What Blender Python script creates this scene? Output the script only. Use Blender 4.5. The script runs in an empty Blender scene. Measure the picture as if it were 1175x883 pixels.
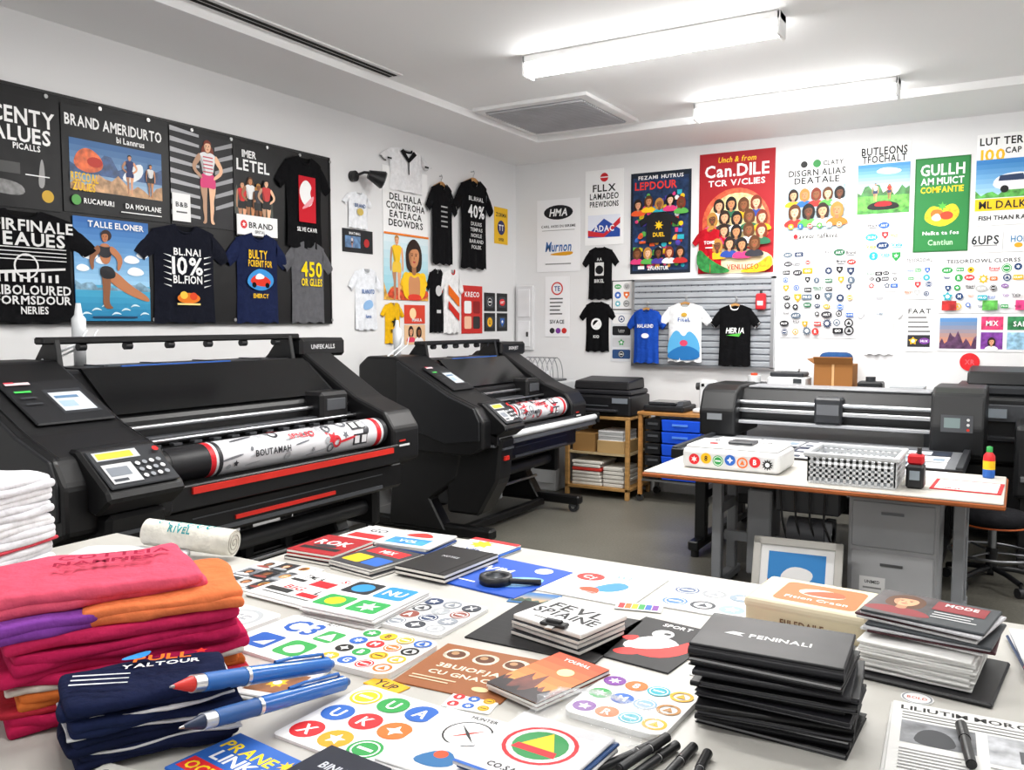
import bpy, bmesh, math, random
from mathutils import Vector, Matrix, noise
rnd=random.Random(11)
SC=bpy.context.scene
# ------------------------------------------------------------ materials
MATS={}
def lin(c):
    c=c/255.0
    return c/12.92 if c<=.04045 else ((c+.055)/1.055)**2.4
def rgb(h):
    return tuple(lin(int(h[i:i+2],16)) for i in (0,2,4))
def dk(h,f):
    return ''.join('%02X'%max(0,min(255,int(int(h[i:i+2],16)*f))) for i in (0,2,4))
def mat(h,kind='paper'):
    if h[0]=='~': h=h[1:]; kind='photo'
    k=(h,kind)
    if k in MATS: return MATS[k]
    m=bpy.data.materials.new(kind+'_'+h); m.use_nodes=True
    nt=m.node_tree; b=nt.nodes['Principled BSDF']; c=rgb(h)
    P={'paper':(.55,0,.3),'photo':(.4,0,.35),'cloth':(.95,0,.1),'plastic':(.42,0,.4),'gloss':(.13,0,.5),'metal':(.28,.95,.5),'vinyl':(.42,0,.25),
       'matte':(.85,0,.15),'wood':(.5,0,.3),'emit':(.5,0,.5),'clear':(.08,0,.5)}[kind]
    b.inputs['Base Color'].default_value=(*c,1)
    b.inputs['Roughness'].default_value=P[0]; b.inputs['Metallic'].default_value=P[1]
    b.inputs['Specular IOR Level'].default_value=P[2]
    L=nt.links.new
    def var(scale,lo,hi,stretch=None,detail=2):
        tc=nt.nodes.new('ShaderNodeTexCoord'); n=nt.nodes.new('ShaderNodeTexNoise'); n.inputs['Scale'].default_value=scale; n.inputs['Detail'].default_value=detail
        if stretch:
            mp=nt.nodes.new('ShaderNodeMapping'); mp.inputs['Scale'].default_value=stretch
            L(tc.outputs['Object'],mp.inputs[0]); L(mp.outputs[0],n.inputs['Vector'])
        else: L(tc.outputs['Object'],n.inputs['Vector'])
        r=nt.nodes.new('ShaderNodeValToRGB')
        r.color_ramp.elements[0].color=(c[0]*lo,c[1]*lo,c[2]*lo,1); r.color_ramp.elements[1].color=(min(1,c[0]*hi),min(1,c[1]*hi),min(1,c[2]*hi),1)
        r.color_ramp.elements[0].position=.3; r.color_ramp.elements[1].position=.7
        L(n.outputs[0],r.inputs[0]); L(r.outputs[0],b.inputs['Base Color'])
    def bump(scale,st,dist=.01,detail=3):
        tc=nt.nodes.new('ShaderNodeTexCoord'); n=nt.nodes.new('ShaderNodeTexNoise'); n.inputs['Scale'].default_value=scale; n.inputs['Detail'].default_value=detail
        bp=nt.nodes.new('ShaderNodeBump'); bp.inputs['Strength'].default_value=st; bp.inputs['Distance'].default_value=dist
        L(tc.outputs['Object'],n.inputs['Vector']); L(n.outputs[0],bp.inputs['Height']); L(bp.outputs[0],b.inputs['Normal'])
    if kind=='cloth':
        var(30,.9,1.06); bump(9,.7,.035,5)
    elif kind=='photo': var(22,.5,1.55,None,7)
    elif kind=='wood': var(4,.75,1.15,(1,12,12))
    elif kind=='plastic': var(3,.9,1.1)
    elif kind=='vinyl': bump(4,.4,.02,2)
    elif kind=='emit':
        b.inputs['Emission Color'].default_value=(1,.99,.97,1); b.inputs['Emission Strength'].default_value=22
    elif kind=='clear':
        b.inputs['Alpha'].default_value=.2; bump(30,.8,.02)
    MATS[k]=m; return m
# ------------------------------------------------------------ mesh builder
class MB:
    def __init__(s): s.v=[];s.f=[];s.fm=[];s.mats=[];s.sm=[]
    def mi(s,m):
        if m not in s.mats: s.mats.append(m)
        return s.mats.index(m)
    def add(s,vs,fs,m,F=None,smooth=False):
        o=len(s.v); i=s.mi(m)
        if F is not None: vs=[F@Vector(v) for v in vs]
        s.v+= [tuple(v) for v in vs]
        for f in fs: s.f.append(tuple(o+k for k in f)); s.fm.append(i); s.sm.append(smooth)
    def merge(s,t,fn):
        o=len(s.v); s.v+=[tuple(fn(v)) for v in t.v]
        for f,mi,sm in zip(t.f,t.fm,t.sm): s.f.append(tuple(o+k for k in f)); s.fm.append(s.mi(t.mats[mi])); s.sm.append(sm)
    def box(s,x0,x1,y0,y1,z0,z1,m,bev=0,F=None,seg=1):
        if x0>x1:x0,x1=x1,x0
        if y0>y1:y0,y1=y1,y0
        if z0>z1:z0,z1=z1,z0
        vs=[(x,y,z) for x in(x0,x1) for y in(y0,y1) for z in(z0,z1)]
        fs=[(0,1,3,2),(4,6,7,5),(0,4,5,1),(2,3,7,6),(0,2,6,4),(1,5,7,3)]
        if bev<=0: s.add(vs,fs,m,F); return
        s.bevadd(vs,fs,m,min(bev,(x1-x0)*.45,(y1-y0)*.45,(z1-z0)*.45),F,seg)
    def bevadd(s,vs,fs,m,bev,F=None,seg=1):
        bm=bmesh.new(); bv=[bm.verts.new(v) for v in vs]
        for f in fs: bm.faces.new([bv[k] for k in f])
        bmesh.ops.recalc_face_normals(bm,faces=bm.faces)
        bmesh.ops.bevel(bm,geom=list(bm.edges),offset=bev,segments=seg,affect='EDGES',profile=.5,clamp_overlap=True)
        bm.verts.index_update()
        s.add([v.co.copy() for v in bm.verts],[[v.index for v in f.verts] for f in bm.faces],m,F,False)
        bm.free()
    def prism(s,pr,ax,a0,a1,m,bev=0,F=None,seg=1):
        def mk(p,a): return {'y':(p[0],a,p[1]),'x':(a,p[0],p[1]),'z':(p[0],p[1],a)}[ax]
        n=len(pr); vs=[mk(p,a0) for p in pr]+[mk(p,a1) for p in pr]
        fs=[tuple(range(n)),tuple(range(2*n-1,n-1,-1))]+[(i,(i+1)%n,n+(i+1)%n,n+i) for i in range(n)]
        if bev: s.bevadd(vs,fs,m,bev,F,seg)
        else: s.add(vs,fs,m,F)
    def cyl(s,p0,p1,r,m,n=16,r2=None,F=None):
        p0=Vector(p0);p1=Vector(p1); r2=r if r2 is None else r2
        d=(p1-p0).normalized(); a=d.orthogonal().normalized(); b=d.cross(a)
        vs=[];
        for p,q in((p0,r),(p1,r2)):
            for i in range(n):
                t=2*math.pi*i/n; vs.append(p+a*math.cos(t)*q+b*math.sin(t)*q)
        s.add(vs,[(i,(i+1)%n,n+(i+1)%n,n+i) for i in range(n)],m,F,True)
        s.add(vs,[tuple(range(n-1,-1,-1)),tuple(range(n,2*n))],m,F,False)
    def tube(s,pts,r,m,n=8,F=None):
        pts=[Vector(p) for p in pts]; vs=[];fs=[]
        a=None
        for k,p in enumerate(pts):
            d=(pts[min(k+1,len(pts)-1)]-pts[max(k-1,0)]).normalized()
            if a is None: a=d.orthogonal().normalized()
            else: a=(a-d*a.dot(d)).normalized()
            b=d.cross(a)
            for i in range(n):
                t=2*math.pi*i/n; vs.append(p+a*math.cos(t)*r+b*math.sin(t)*r)
        for k in range(len(pts)-1):
            for i in range(n): fs.append((k*n+i,k*n+(i+1)%n,(k+1)*n+(i+1)%n,(k+1)*n+i))
        s.add(vs,fs,m,F,True)
    def lathe(s,pr,c,m,n=20,F=None):
        vs=[];fs=[]
        for r,z in pr:
            for i in range(n):
                t=2*math.pi*i/n; vs.append((c[0]+r*math.cos(t),c[1]+r*math.sin(t),c[2]+z))
        for k in range(len(pr)-1):
            for i in range(n): fs.append((k*n+i,k*n+(i+1)%n,(k+1)*n+(i+1)%n,(k+1)*n+i))
        s.add(vs,fs,m,F,True)
    def pillow(s,cx,cy,z0,w,d,h,ang,m,seed=0,amp=.004,rr=.48,droop=0):
        r=min(h*rr,w*.3,d*.3)
        def ax(half,k):
            l=[-half,-half+.15*r,-half+.5*r,-half+r]
            mid=[(-half+r)+(2*half-2*r)*i/k for i in range(1,k)]
            return l+mid+[half-r,half-.5*r,half-.15*r,half]
        X=ax(w/2,14);Y=ax(d/2,10);Z=sorted(set([-h/2,-h/2+.4*r,0,h/2-.4*r,h/2]))
        idx={};vs=[];fs=[]
        Fm=Matrix.Translation((cx,cy,z0+h/2))@Matrix.Rotation(math.radians(ang),4,'Z')
        def vert(i,j,k):
            key=(i,j,k)
            if key in idx: return idx[key]
            q=Vector((X[i],Y[j],Z[k])); c=Vector((max(-w/2+r,min(w/2-r,q.x)),max(-d/2+r,min(d/2-r,q.y)),max(-h/2+r,min(h/2-r,q.z))))
            dd=q-c
            if dd.length>1e-6: q=c+dd.normalized()*r
            nz=noise.noise(Vector((q.x*8+seed*3.1,q.y*8,seed))); n2=noise.noise(Vector((q.x*6,seed*1.7,q.y*6+9))); n3=noise.noise(Vector((q.x*20+seed,q.y*20,q.z*30)))
            ex=abs(q.x)/(w/2);ey=abs(q.y)/(d/2)
            if droop: q.z-=droop*(max(0,ex)**6+max(0,ey)**6)*.5; k_=1-.03*(ex*ey)**4; q.x*=k_; q.y*=k_
            q.x+=n2*amp*2; q.y+=nz*amp*2; q.z+=nz*amp+n3*amp*.35
            idx[key]=len(vs); vs.append(q); return idx[key]
        nx,ny,nz_=len(X)-1,len(Y)-1,len(Z)-1
        for i in range(nx):
            for j in range(ny):
                fs.append((vert(i,j,nz_),vert(i+1,j,nz_),vert(i+1,j+1,nz_),vert(i,j+1,nz_)))
                fs.append((vert(i,j,0),vert(i,j+1,0),vert(i+1,j+1,0),vert(i+1,j,0)))
        for k in range(nz_):
            for i in range(nx):
                fs.append((vert(i,0,k),vert(i+1,0,k),vert(i+1,0,k+1),vert(i,0,k+1)))
                fs.append((vert(i,ny,k),vert(i,ny,k+1),vert(i+1,ny,k+1),vert(i+1,ny,k)))
            for j in range(ny):
                fs.append((vert(0,j,k),vert(0,j,k+1),vert(0,j+1,k+1),vert(0,j+1,k)))
                fs.append((vert(nx,j,k),vert(nx,j+1,k),vert(nx,j+1,k+1),vert(nx,j,k+1)))
        s.add(vs,fs,m,Fm,True)
    def done(s,name,loc=(0,0,0)):
        me=bpy.data.meshes.new(name); l=Vector(loc)
        me.from_pydata([Vector(v)-l for v in s.v],[],s.f)
        for m in s.mats: me.materials.append(m)
        me.polygons.foreach_set('material_index',s.fm); me.polygons.foreach_set('use_smooth',s.sm)
        me.update()
        ob=bpy.data.objects.new(name,me); ob.location=l; SC.collection.objects.link(ob); return ob
def frame(o,a,b):
    a=Vector(a).normalized(); b=Vector(b).normalized(); n=a.cross(b)
    M=Matrix((a,b,n)).transposed().to_4x4(); M.translation=Vector(o); return M
def LW(y,z,off=0): return frame((-4.798+off,y,z),(0,1,0),(0,0,1))
def BW(x,z,off=0): return frame((x,8.188-off,z),(1,0,0),(0,0,1))
def TB(cx,cy,z,w,h,ang):
    t=math.radians(ang); a=Vector((math.cos(t),math.sin(t),0)); b=Vector((-math.sin(t),math.cos(t),0))
    return frame(Vector((cx,cy,z))-a*w/2-b*h/2,a,b)
# ------------------------------------------------------------ glyphs and flat print art
GL={}
def glyph(ch):
    if ch in GL: return GL[ch]
    c=bpy.data.curves.new('g','FONT'); c.body=ch; c.size=1; c.resolution_u=2; c.offset=.024
    o=bpy.data.objects.new('g',c); SC.collection.objects.link(o)
    dg=bpy.context.evaluated_depsgraph_get(); me=bpy.data.meshes.new_from_object(o.evaluated_get(dg))
    vs=[v.co.copy() for v in me.vertices]; fs=[tuple(p.vertices) for p in me.polygons]
    bpy.data.objects.remove(o); bpy.data.curves.remove(c); bpy.data.meshes.remove(me)
    if vs:
        x0=min(v.x for v in vs);x1=max(v.x for v in vs)
        vs=[Vector((v.x-x0,v.y,0)) for v in vs]; wd=x1-x0
    else: wd=.22
    GL[ch]=(vs,fs,wd); return GL[ch]
class Art:
    def __init__(s,mb,F,dz=.00015,h0=.0003,kind='paper'): s.mb=mb;s.F=F;s.h=h0;s.dz=dz;s.k=kind
    def up(s): s.h+=s.dz
    def col(s,c): return mat(c,s.k) if isinstance(c,str) else c
    def rect(s,x,y,w,h,c): s.poly([(x,y),(x+w,y),(x+w,y+h),(x,y+h)],c)
    def poly(s,pts,c):
        s.up(); s.mb.add([(p[0],p[1],s.h) for p in pts],[tuple(range(len(pts)))],s.col(c),s.F)
    def blob(s,pts,c,n=2):
        for _ in range(n):
            q=[]
            for i in range(len(pts)):
                a=pts[i];b=pts[(i+1)%len(pts)]
                q+=[(a[0]*.75+b[0]*.25,a[1]*.75+b[1]*.25),(a[0]*.25+b[0]*.75,a[1]*.25+b[1]*.75)]
            pts=q
        s.poly(pts,c)
    def ell(s,cx,cy,rx,ry,c,n=20,rot=0):
        cr,sr=math.cos(rot),math.sin(rot)
        s.poly([(cx+rx*math.cos(t)*cr-ry*math.sin(t)*sr,cy+rx*math.cos(t)*sr+ry*math.sin(t)*cr) for t in [2*math.pi*i/n for i in range(n)]],c)
    def ring(s,cx,cy,r,r2,c,n=24):
        s.up(); vs=[];
        for q in(r,r2):
            vs+=[(cx+q*math.cos(2*math.pi*i/n),cy+q*math.sin(2*math.pi*i/n),s.h) for i in range(n)]
        s.mb.add(vs,[(i,(i+1)%n,n+(i+1)%n,n+i) for i in range(n)],s.col(c),s.F)
    def rrect(s,x,y,w,h,r,c):
        pts=[]
        for cx,cy,a in((x+w-r,y+r,-90),(x+w-r,y+h-r,0),(x+r,y+h-r,90),(x+r,y+r,180)):
            for k in range(5):
                t=math.radians(a+k*22.5); pts.append((cx+r*math.cos(t),cy+r*math.sin(t)))
        s.poly(pts,c)
    def star(s,cx,cy,r,c,n=5,q=.45,rot=0):
        s.poly([(cx+(r if i%2==0 else r*q)*math.sin(math.pi*i/n+rot),cy+(r if i%2==0 else r*q)*math.cos(math.pi*i/n+rot)) for i in range(2*n)],c)
    def tri(s,x,y,w,h,c): s.poly([(x,y),(x+w,y),(x+w/2,y+h)],c)
    def text(s,t,cx,cy,h,c,w=None,al='c',rot=0,sh=0):
        sc=h/.7; X=0; out=[]
        for ch in t:
            if ch==' ': X+=.28; continue
            vs,fs,wd=glyph(ch); out.append((X,vs,fs)); X+=wd+.085
        if X==0: return
        X-=.085; sx=sc*.86
        if w: sx=min(w/X,sc*1.15)
        tw=X*sx; x0=cx-(tw/2 if al=='c' else 0); s.up(); m=s.col(c)
        cr,sr=math.cos(rot),math.sin(rot)
        V=[];Fc=[]
        for ox,vs,fs in out:
            o=len(V)
            for v in vs:
                px=x0+(v.x+ox+sh*v.y)*sx; py=cy-h/2+v.y*sc
                dx,dy=px-cx,py-cy
                V.append((cx+dx*cr-dy*sr,cy+dx*sr+dy*cr,s.h))
            Fc+=[tuple(o+k for k in f) for f in fs]
        s.mb.add(V,Fc,m,s.F)
    def lines(s,x,y,w,n,dh,c,th=.35):
        for i in range(n): s.rect(x,y-i*dh,w*(rnd.uniform(.7,1)),dh*th,c)
    def sky(s,x,y,w,h,c1,c2,n=8):
        a=[int(c1[i:i+2],16) for i in(0,2,4)];b=[int(c2[i:i+2],16) for i in(0,2,4)]
        for k in range(n):
            t=k/(n-1); s.rect(x,y+h*k/n,w,h/n*1.02,''.join('%02X'%int(a[i]*(1-t)+b[i]*t) for i in range(3)))
    def hills(s,x,y,w,h,c,seed=0,n=14):
        pts=[(x,y)]+[(x+w*i/n,y+h*(.55+.45*math.sin(i*1.3+seed)*math.cos(i*.7+seed*2))) for i in range(n+1)]+[(x+w,y)]
        s.poly(pts,'~'+c)
    def person(s,x,y,h,skin,hair,top,bot,sex='f',arm=0):
        w=h*.115; sd=dk(skin,.78)
        pants=bot=='t'
        for sg in(-1,1):
            s.blob([(x+sg*w*.02,y+h*.52),(x+sg*w*.98,y+h*.5),(x+sg*w*.95,y+h*.38),(x+sg*w*.66,y+h*.27),(x+sg*w*.74,y+h*.18),(x+sg*w*.5,y+h*.05),(x+sg*w*.85,y),(x+sg*w*.25,y),(x+sg*w*.22,y+h*.1),(x+sg*w*.2,y+h*.27)],top if pants else (skin if sg>0 else sd))
        s.blob([(x-w*1.0,y+h*.41),(x,y+h*.43),(x+w*1.0,y+h*.41),(x+w*.98,y+h*.52),(x+w*.68,y+h*.6),(x-w*.68,y+h*.6),(x-w*.98,y+h*.52)],top if pants else bot)
        if sex=='f': s.blob([(x-w*.62,y+h*.93),(x+w*.62,y+h*.93),(x+w*.85,y+h*.8),(x+w*.6,y+h*.74),(x-w*.6,y+h*.74),(x-w*.85,y+h*.8)],hair)
        s.rect(x-w*.16,y+h*.8,w*.32,h*.07,sd)
        s.blob([(x-w*.66,y+h*.57),(x+w*.66,y+h*.57),(x+w*.8,y+h*.7),(x+w*1.2,y+h*.8),(x+w*.4,y+h*.845),(x,y+h*.82),(x-w*.4,y+h*.845),(x-w*1.2,y+h*.8),(x-w*.8,y+h*.7)],top)
        s.blob([(x-w*.64,y+h*.58),(x-w*.2,y+h*.58),(x-w*.5,y+h*.7),(x-w*.9,y+h*.8),(x-w*1.1,y+h*.79),(x-w*.8,y+h*.7)],dk(top,.8) if top[0]!='~' else top)
        for sg in(-1,1):
            c=skin if sg>0 else sd
            if arm: s.blob([(x+sg*w*.95,y+h*.82),(x+sg*w*.85,y+h*.74),(x+sg*w*1.7,y+h*.64),(x+sg*w*.7,y+h*.56),(x+sg*w*.75,y+h*.51),(x+sg*w*2.2,y+h*.63),(x+sg*w*1.3,y+h*.8)],c)
            else: s.blob([(x+sg*w*1.05,y+h*.82),(x+sg*w*.88,y+h*.74),(x+sg*w*1.12,y+h*.6),(x+sg*w*1.1,y+h*.44),(x+sg*w*1.42,y+h*.43),(x+sg*w*1.45,y+h*.62),(x+sg*w*1.3,y+h*.78)],c)
        s.face(x,y+h*.9,w*.42,skin,hair)
    def face(s,x,y,r,skin,hair):
        s.blob([(x-r,y+r*.9),(x,y+r*1.45),(x+r,y+r*.9),(x+r*1.0,y-r*.3),(x+r*.5,y-r*1.25),(x-r*.5,y-r*1.25),(x-r*1.0,y-r*.3)],skin)
        s.blob([(x-r,y+r*.8),(x-r*.5,y+r*.4),(x-r*.55,y-r*.6),(x-r*.4,y-r*1.2),(x-r*1.0,y-r*.3)],dk(skin,.84))
        s.blob([(x-r*1.1,y+r*.1),(x-r*1.15,y+r*1.2),(x,y+r*1.85),(x+r*1.15,y+r*1.2),(x+r*1.1,y+r*.1),(x+r*.8,y+r*.9),(x+r*.1,y+r*.95),(x-r*.7,y+r*.75)],hair)
        if r>.008:
            for sg in(-1,1): s.ell(x+sg*r*.38,y+r*.15,r*.14,r*.09,'201510',8); s.rect(x+sg*r*.38-r*.2,y+r*.33,r*.4,r*.07,hair)
            s.poly([(x,y+r*.1),(x+r*.12,y-r*.3),(x-r*.1,y-r*.3)],dk(skin,.75))
            s.blob([(x-r*.38,y-r*.55),(x,y-r*.8),(x+r*.38,y-r*.55),(x,y-r*.52)],'B0383A',1)
    def bust(s,x,y,r,skin,hair,top):
        s.blob([(x-1.3*r,y+r),(x,y+2.0*r),(x+1.3*r,y+r),(x+1.35*r,y-.9*r),(x+.8*r,y-1.6*r),(x-.8*r,y-1.6*r),(x-1.35*r,y-.9*r)],hair)
        s.rect(x-.36*r,y-1.9*r,.72*r,1.0*r,dk(skin,.8))
        s.blob([(x-2.3*r,y-3.2*r),(x-2.1*r,y-2.1*r),(x-.6*r,y-1.4*r),(x,y-2.0*r),(x+.6*r,y-1.4*r),(x+2.1*r,y-2.1*r),(x+2.3*r,y-3.2*r)],top)
        s.face(x,y,r*.85,skin,hair)
    def logo(s,cx,cy,r,c=None,k=None):
        pal=['D8262B','2A62B8','F2B51D','2E9A4A','161616','E8702A','2AA7B8','7A3A96','B8B8B8','143A6B']
        c=c or rnd.choice(pal); k=rnd.randrange(9) if k is None else k
        if k in(0,1,2):
            s.ell(cx,cy,r,r,c)
            d='FFFFFF' if c not in('F2B51D','B8B8B8') else '1A1A1A'
            if k==0: s.star(cx,cy,r*.6,d,rnd.choice([4,5,6]))
            elif k==1: s.text(rnd.choice('ABGKMRSUX8&'),cx,cy,r*.95,d)
            else: s.ring(cx,cy,r*.82,r*.72,d); s.rect(cx-r*.5,cy-r*.12,r,r*.24,d)
        elif k==3:
            s.rrect(cx-r*1.05,cy-r*.6,2.1*r,1.2*r,r*.2,c); s.text(rnd.choice(['LOVE','GO','ZUMA','KRAFT','PRO','OK']),cx,cy,r*.5,'FFFFFF',1.7*r)
        elif k==4:
            s.text(rnd.choice(['Brand','Noma','muvi','Vela','Lumo']),cx,cy+.15*r,r*.7,c,2*r); s.rect(cx-r*.8,cy-r*.5,1.6*r,r*.14,c)
        elif k==5:
            s.ring(cx,cy,r,r*.72,c); s.tri(cx-r*.45,cy-r*.35,r*.9,r*.85,c)
        elif k==6:
            s.ell(cx,cy,r*1.15,r*.72,c); s.text(rnd.choice(['HUX','ART','SUN']),cx,cy,r*.5,'FFFFFF',1.5*r)
        elif k==7:
            s.star(cx,cy,r*1.05,c,rnd.choice([5,8,12]),.6); s.ell(cx,cy,r*.4,r*.4,'FFFFFF')
        else:
            s.poly([(cx-r*.8,cy+r*.8),(cx+r*.8,cy+r*.8),(cx+r*.75,cy-r*.1),(cx,cy-r),(cx-r*.75,cy-r*.1)],c); s.star(cx,cy+r*.1,r*.45,'FFFFFF')
    def grid(s,x0,y0,x1,y1,nx,ny,fill=.36,pal=None,loose=0):
        dx=(x1-x0)/nx;dy=(y1-y0)/ny
        for j in range(ny):
            for i in range(nx):
                if loose and rnd.random()<.1: continue
                k=None
                if loose: k=rnd.choice([0,1,2,3,3,4,4,4,5,6,6,7,8])
                s.logo(x0+dx*(i+.5+loose*rnd.uniform(-.14,.14)),y1-dy*(j+.5+loose*rnd.uniform(-.14,.14)),min(dx,dy)*fill*rnd.uniform(.85-.25*loose,1.1),rnd.choice(pal) if pal else None,k)
SK=['E2A57E','C98A5E','8A5634','F0BE9A','6B4028'];HR=['2A1A12','5A3418','B5813A','151010','7A2E18']
def poster(name,F,W,H,bg,fn,th=.004,kind='paper',dz=.0002):
    mb=MB(); mb.box(0,W,0,H,0,th,mat(bg,kind),0,F)
    a=Art(mb,F@Matrix.Translation((0,0,th)),dz,.0004,kind); fn(a,W,H)
    return mb.done(name,F@Vector((W/2,H/2,0)))
def tee(mb,F,W,H,c,trim=None,double=False,fn=None,seed=0,off=0.0):
    m=mat(c,'cloth'); tm=mat(trim or c,'cloth'); hw=.31*W;nk=.1*W;nx=18;ny=14
    F=F@Matrix.Translation((W/2,0,off))
    def top(x):
        a=abs(x)
        if a<nk: return H*.985-.075*H*math.sqrt(max(0,1-(a/nk)**2))
        return H-.07*H*(a-nk)/(hw-nk)
    for sg in((1,-1) if double else (1,)):
        vs=[];fs=[]
        for j in range(ny+1):
            t=j/ny
            for i in range(nx+1):
                x=-hw+2*hw*i/nx; y=t*top(x)
                if t==0: y+=.012*H*math.sin(i*1.1+seed)
                z=.005+.02*(1-(abs(x)/hw)**4)+ .014*noise.noise(Vector((x*14/W*.6,y*3,seed)))*(1.2-t)+.006*math.sin(x*40/W+seed)*(1-t)**2
                vs.append((x*(1.03-.05*math.sin(t*math.pi)),y,sg*max(.002,z)))
        for j in range(ny):
            for i in range(nx):
                q=(j*(nx+1)+i,j*(nx+1)+i+1,(j+1)*(nx+1)+i+1,(j+1)*(nx+1)+i); fs.append(q if sg>0 else q[::-1])
        mb.add(vs,fs,m,F,True)
        for s2 in(-1,1):
            A=Vector((s2*hw*.93,.935*H));B=Vector((s2*W*.5,.70*H));D=Vector((s2*W*.40,.61*H));E=Vector((s2*hw*.93,.70*H))
            vs=[];fs=[]
            for j in range(6):
                v=j/5
                for i in range(7):
                    u=i/6; p=(A*(1-u)+B*u)*(1-v)+(E*(1-u)+D*u)*v
                    bulge=.02*H*math.sin(u*math.pi)*(1-v); z=.004+.016*math.sin(math.pi*min(1,max(0,v)))+.005*noise.noise(Vector((p.x*20,p.y*20,seed)))
                    vs.append((p.x,p.y+bulge,sg*max(.001,z)))
            for j in range(5):
                for i in range(6): fs.append((j*7+i,j*7+i+1,(j+1)*7+i+1,(j+1)*7+i))
            mb.add(vs,fs,m,F,True)
            o=(B-A).normalized()*.02*H
            if trim: mb.add([(B.x,B.y,.006),(D.x,D.y,.006),(D.x-o.x,D.y-o.y,.02),(B.x-o.x,B.y-o.y,.02)],[(0,1,2,3)],tm,F)
    pts=[(nk*math.cos(t),H*.985-.075*H*math.sin(t)) for t in [math.pi*i/12 for i in range(13)]]
    mb.add([(p[0],p[1],.001) for p in pts],[tuple(range(13))],mat(dk(c,.7),'matte'),F)
    mb.tube([(p[0],p[1],.012+.012*math.sin(math.pi*i/12)) for i,p in enumerate(pts)],.008*W+.003,tm,6,F)
    if fn:
        a=Art(mb,F@Matrix.Translation((-W/2,0,.034)),.0003,0,'matte'); fn(a,W,H)
def tee_obj(name,F,W,H,c,trim=None,fn=None,seed=0,off=0,double=False,hanger=False):
    mb=MB(); tee(mb,F,W,H,c,trim,double,fn,seed,off)
    if hanger:
        wm=mat('B98A52','wood'); mm=mat('B0B0B0','metal')
        mb.prism([(-.24*W,.93*H),(0,.985*H),(.24*W,.93*H),(.24*W,.95*H),(.03*W,1.02*H),(-.03*W,1.02*H),(-.24*W,.95*H)],'z',-.008,.008,wm,0,F@Matrix.Translation((W/2,0,off)))
        pts=[(0,1.01*H,0),(0,1.05*H,0)]+[(.018*math.sin(t)*1.0,1.05*H+.022-.022*math.cos(t),0) for t in [.4*i for i in range(1,9)]]
        mb.tube(pts,.003,mm,6,F@Matrix.Translation((W/2,0,off)))
        mb.cyl((W/2,1.09*H,-.055 if double else 0),(W/2,1.09*H,off+.01),.004,mm,8,F=F)
    return mb.done(name,F@Vector((W/2,H/2,0)))
BK='0E0E10';WH='F2F2F2'
# ============================================================ room
def room():
    def wallm(name,a,b_):
        w=bpy.data.materials.new(name); w.use_nodes=True; nt=w.node_tree; b=nt.nodes['Principled BSDF']
        n=nt.nodes.new('ShaderNodeTexNoise'); n.inputs['Scale'].default_value=1.5; r=nt.nodes.new('ShaderNodeValToRGB')
        r.color_ramp.elements[0].color=(*a,1); r.color_ramp.elements[1].color=(*b_,1)
        nt.links.new(n.outputs[0],r.inputs[0]); nt.links.new(r.outputs[0],b.inputs['Base Color']); b.inputs['Roughness'].default_value=.75
        return w
    w=wallm('painted_wall',(.73,.73,.735),(.77,.77,.775)); cm=wallm('painted_ceiling',(.88,.88,.88),(.91,.91,.91))
    f=bpy.data.materials.new('linoleum_floor'); f.use_nodes=True; nt=f.node_tree; b=nt.nodes['Principled BSDF']
    tc=nt.nodes.new('ShaderNodeTexCoord'); n=nt.nodes.new('ShaderNodeTexNoise'); n.inputs['Scale'].default_value=60; n.inputs['Detail'].default_value=6
    n2=nt.nodes.new('ShaderNodeTexNoise'); n2.inputs['Scale'].default_value=1.3
    mx=nt.nodes.new('ShaderNodeMix'); mx.data_type='FLOAT'; mx.inputs[0].default_value=.4
    nt.links.new(tc.outputs['Object'],n.inputs['Vector']); nt.links.new(tc.outputs['Object'],n2.inputs['Vector'])
    nt.links.new(n.outputs[0],mx.inputs[2]); nt.links.new(n2.outputs[0],mx.inputs[3])
    r=nt.nodes.new('ShaderNodeValToRGB'); r.color_ramp.elements[0].position=.35; r.color_ramp.elements[1].position=.65
    r.color_ramp.elements[0].color=(.10,.095,.078,1); r.color_ramp.elements[1].color=(.165,.158,.134,1)
    nt.links.new(mx.outputs[0],r.inputs[0]); nt.links.new(r.outputs[0],b.inputs['Base Color']); b.inputs['Roughness'].default_value=.4
    def one(name,x0,x1,y0,y1,z0,z1,m):
        mb=MB(); mb.box(x0,x1,y0,y1,z0,z1,m); return mb.done(name,((x0+x1)/2,(y0+y1)/2,(z0+z1)/2))
    one('floor',-4.9,3.6,-1.6,8.3,-.1,0,f)
    one('wall_left',-4.95,-4.8,-1.6,8.34,0,3.6,w)
    one('wall_back',-4.8,3.6,8.19,8.34,0,3.6,w)
    one('wall_right',3.5,3.65,-1.6,8.19,0,3.6,w)
    mb=MB()
    mb.box(-4.8,-4.02,-1.6,8.19,3.4,3.6,cm); mb.box(-4.02,3.5,7.27,8.19,3.4,3.6,cm); mb.box(-4.02,3.5,-1.6,7.27,3.46,3.6,cm)
    mb.done('ceiling',(0,3,3.5))
    bm=mat('D5D5D5','plastic')
    one('baseboard_left',-4.8,-4.785,-1.6,8.19,0,.09,bm); one('baseboard_back',-4.785,3.5,8.175,8.19,0,.09,bm)
room()
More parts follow.
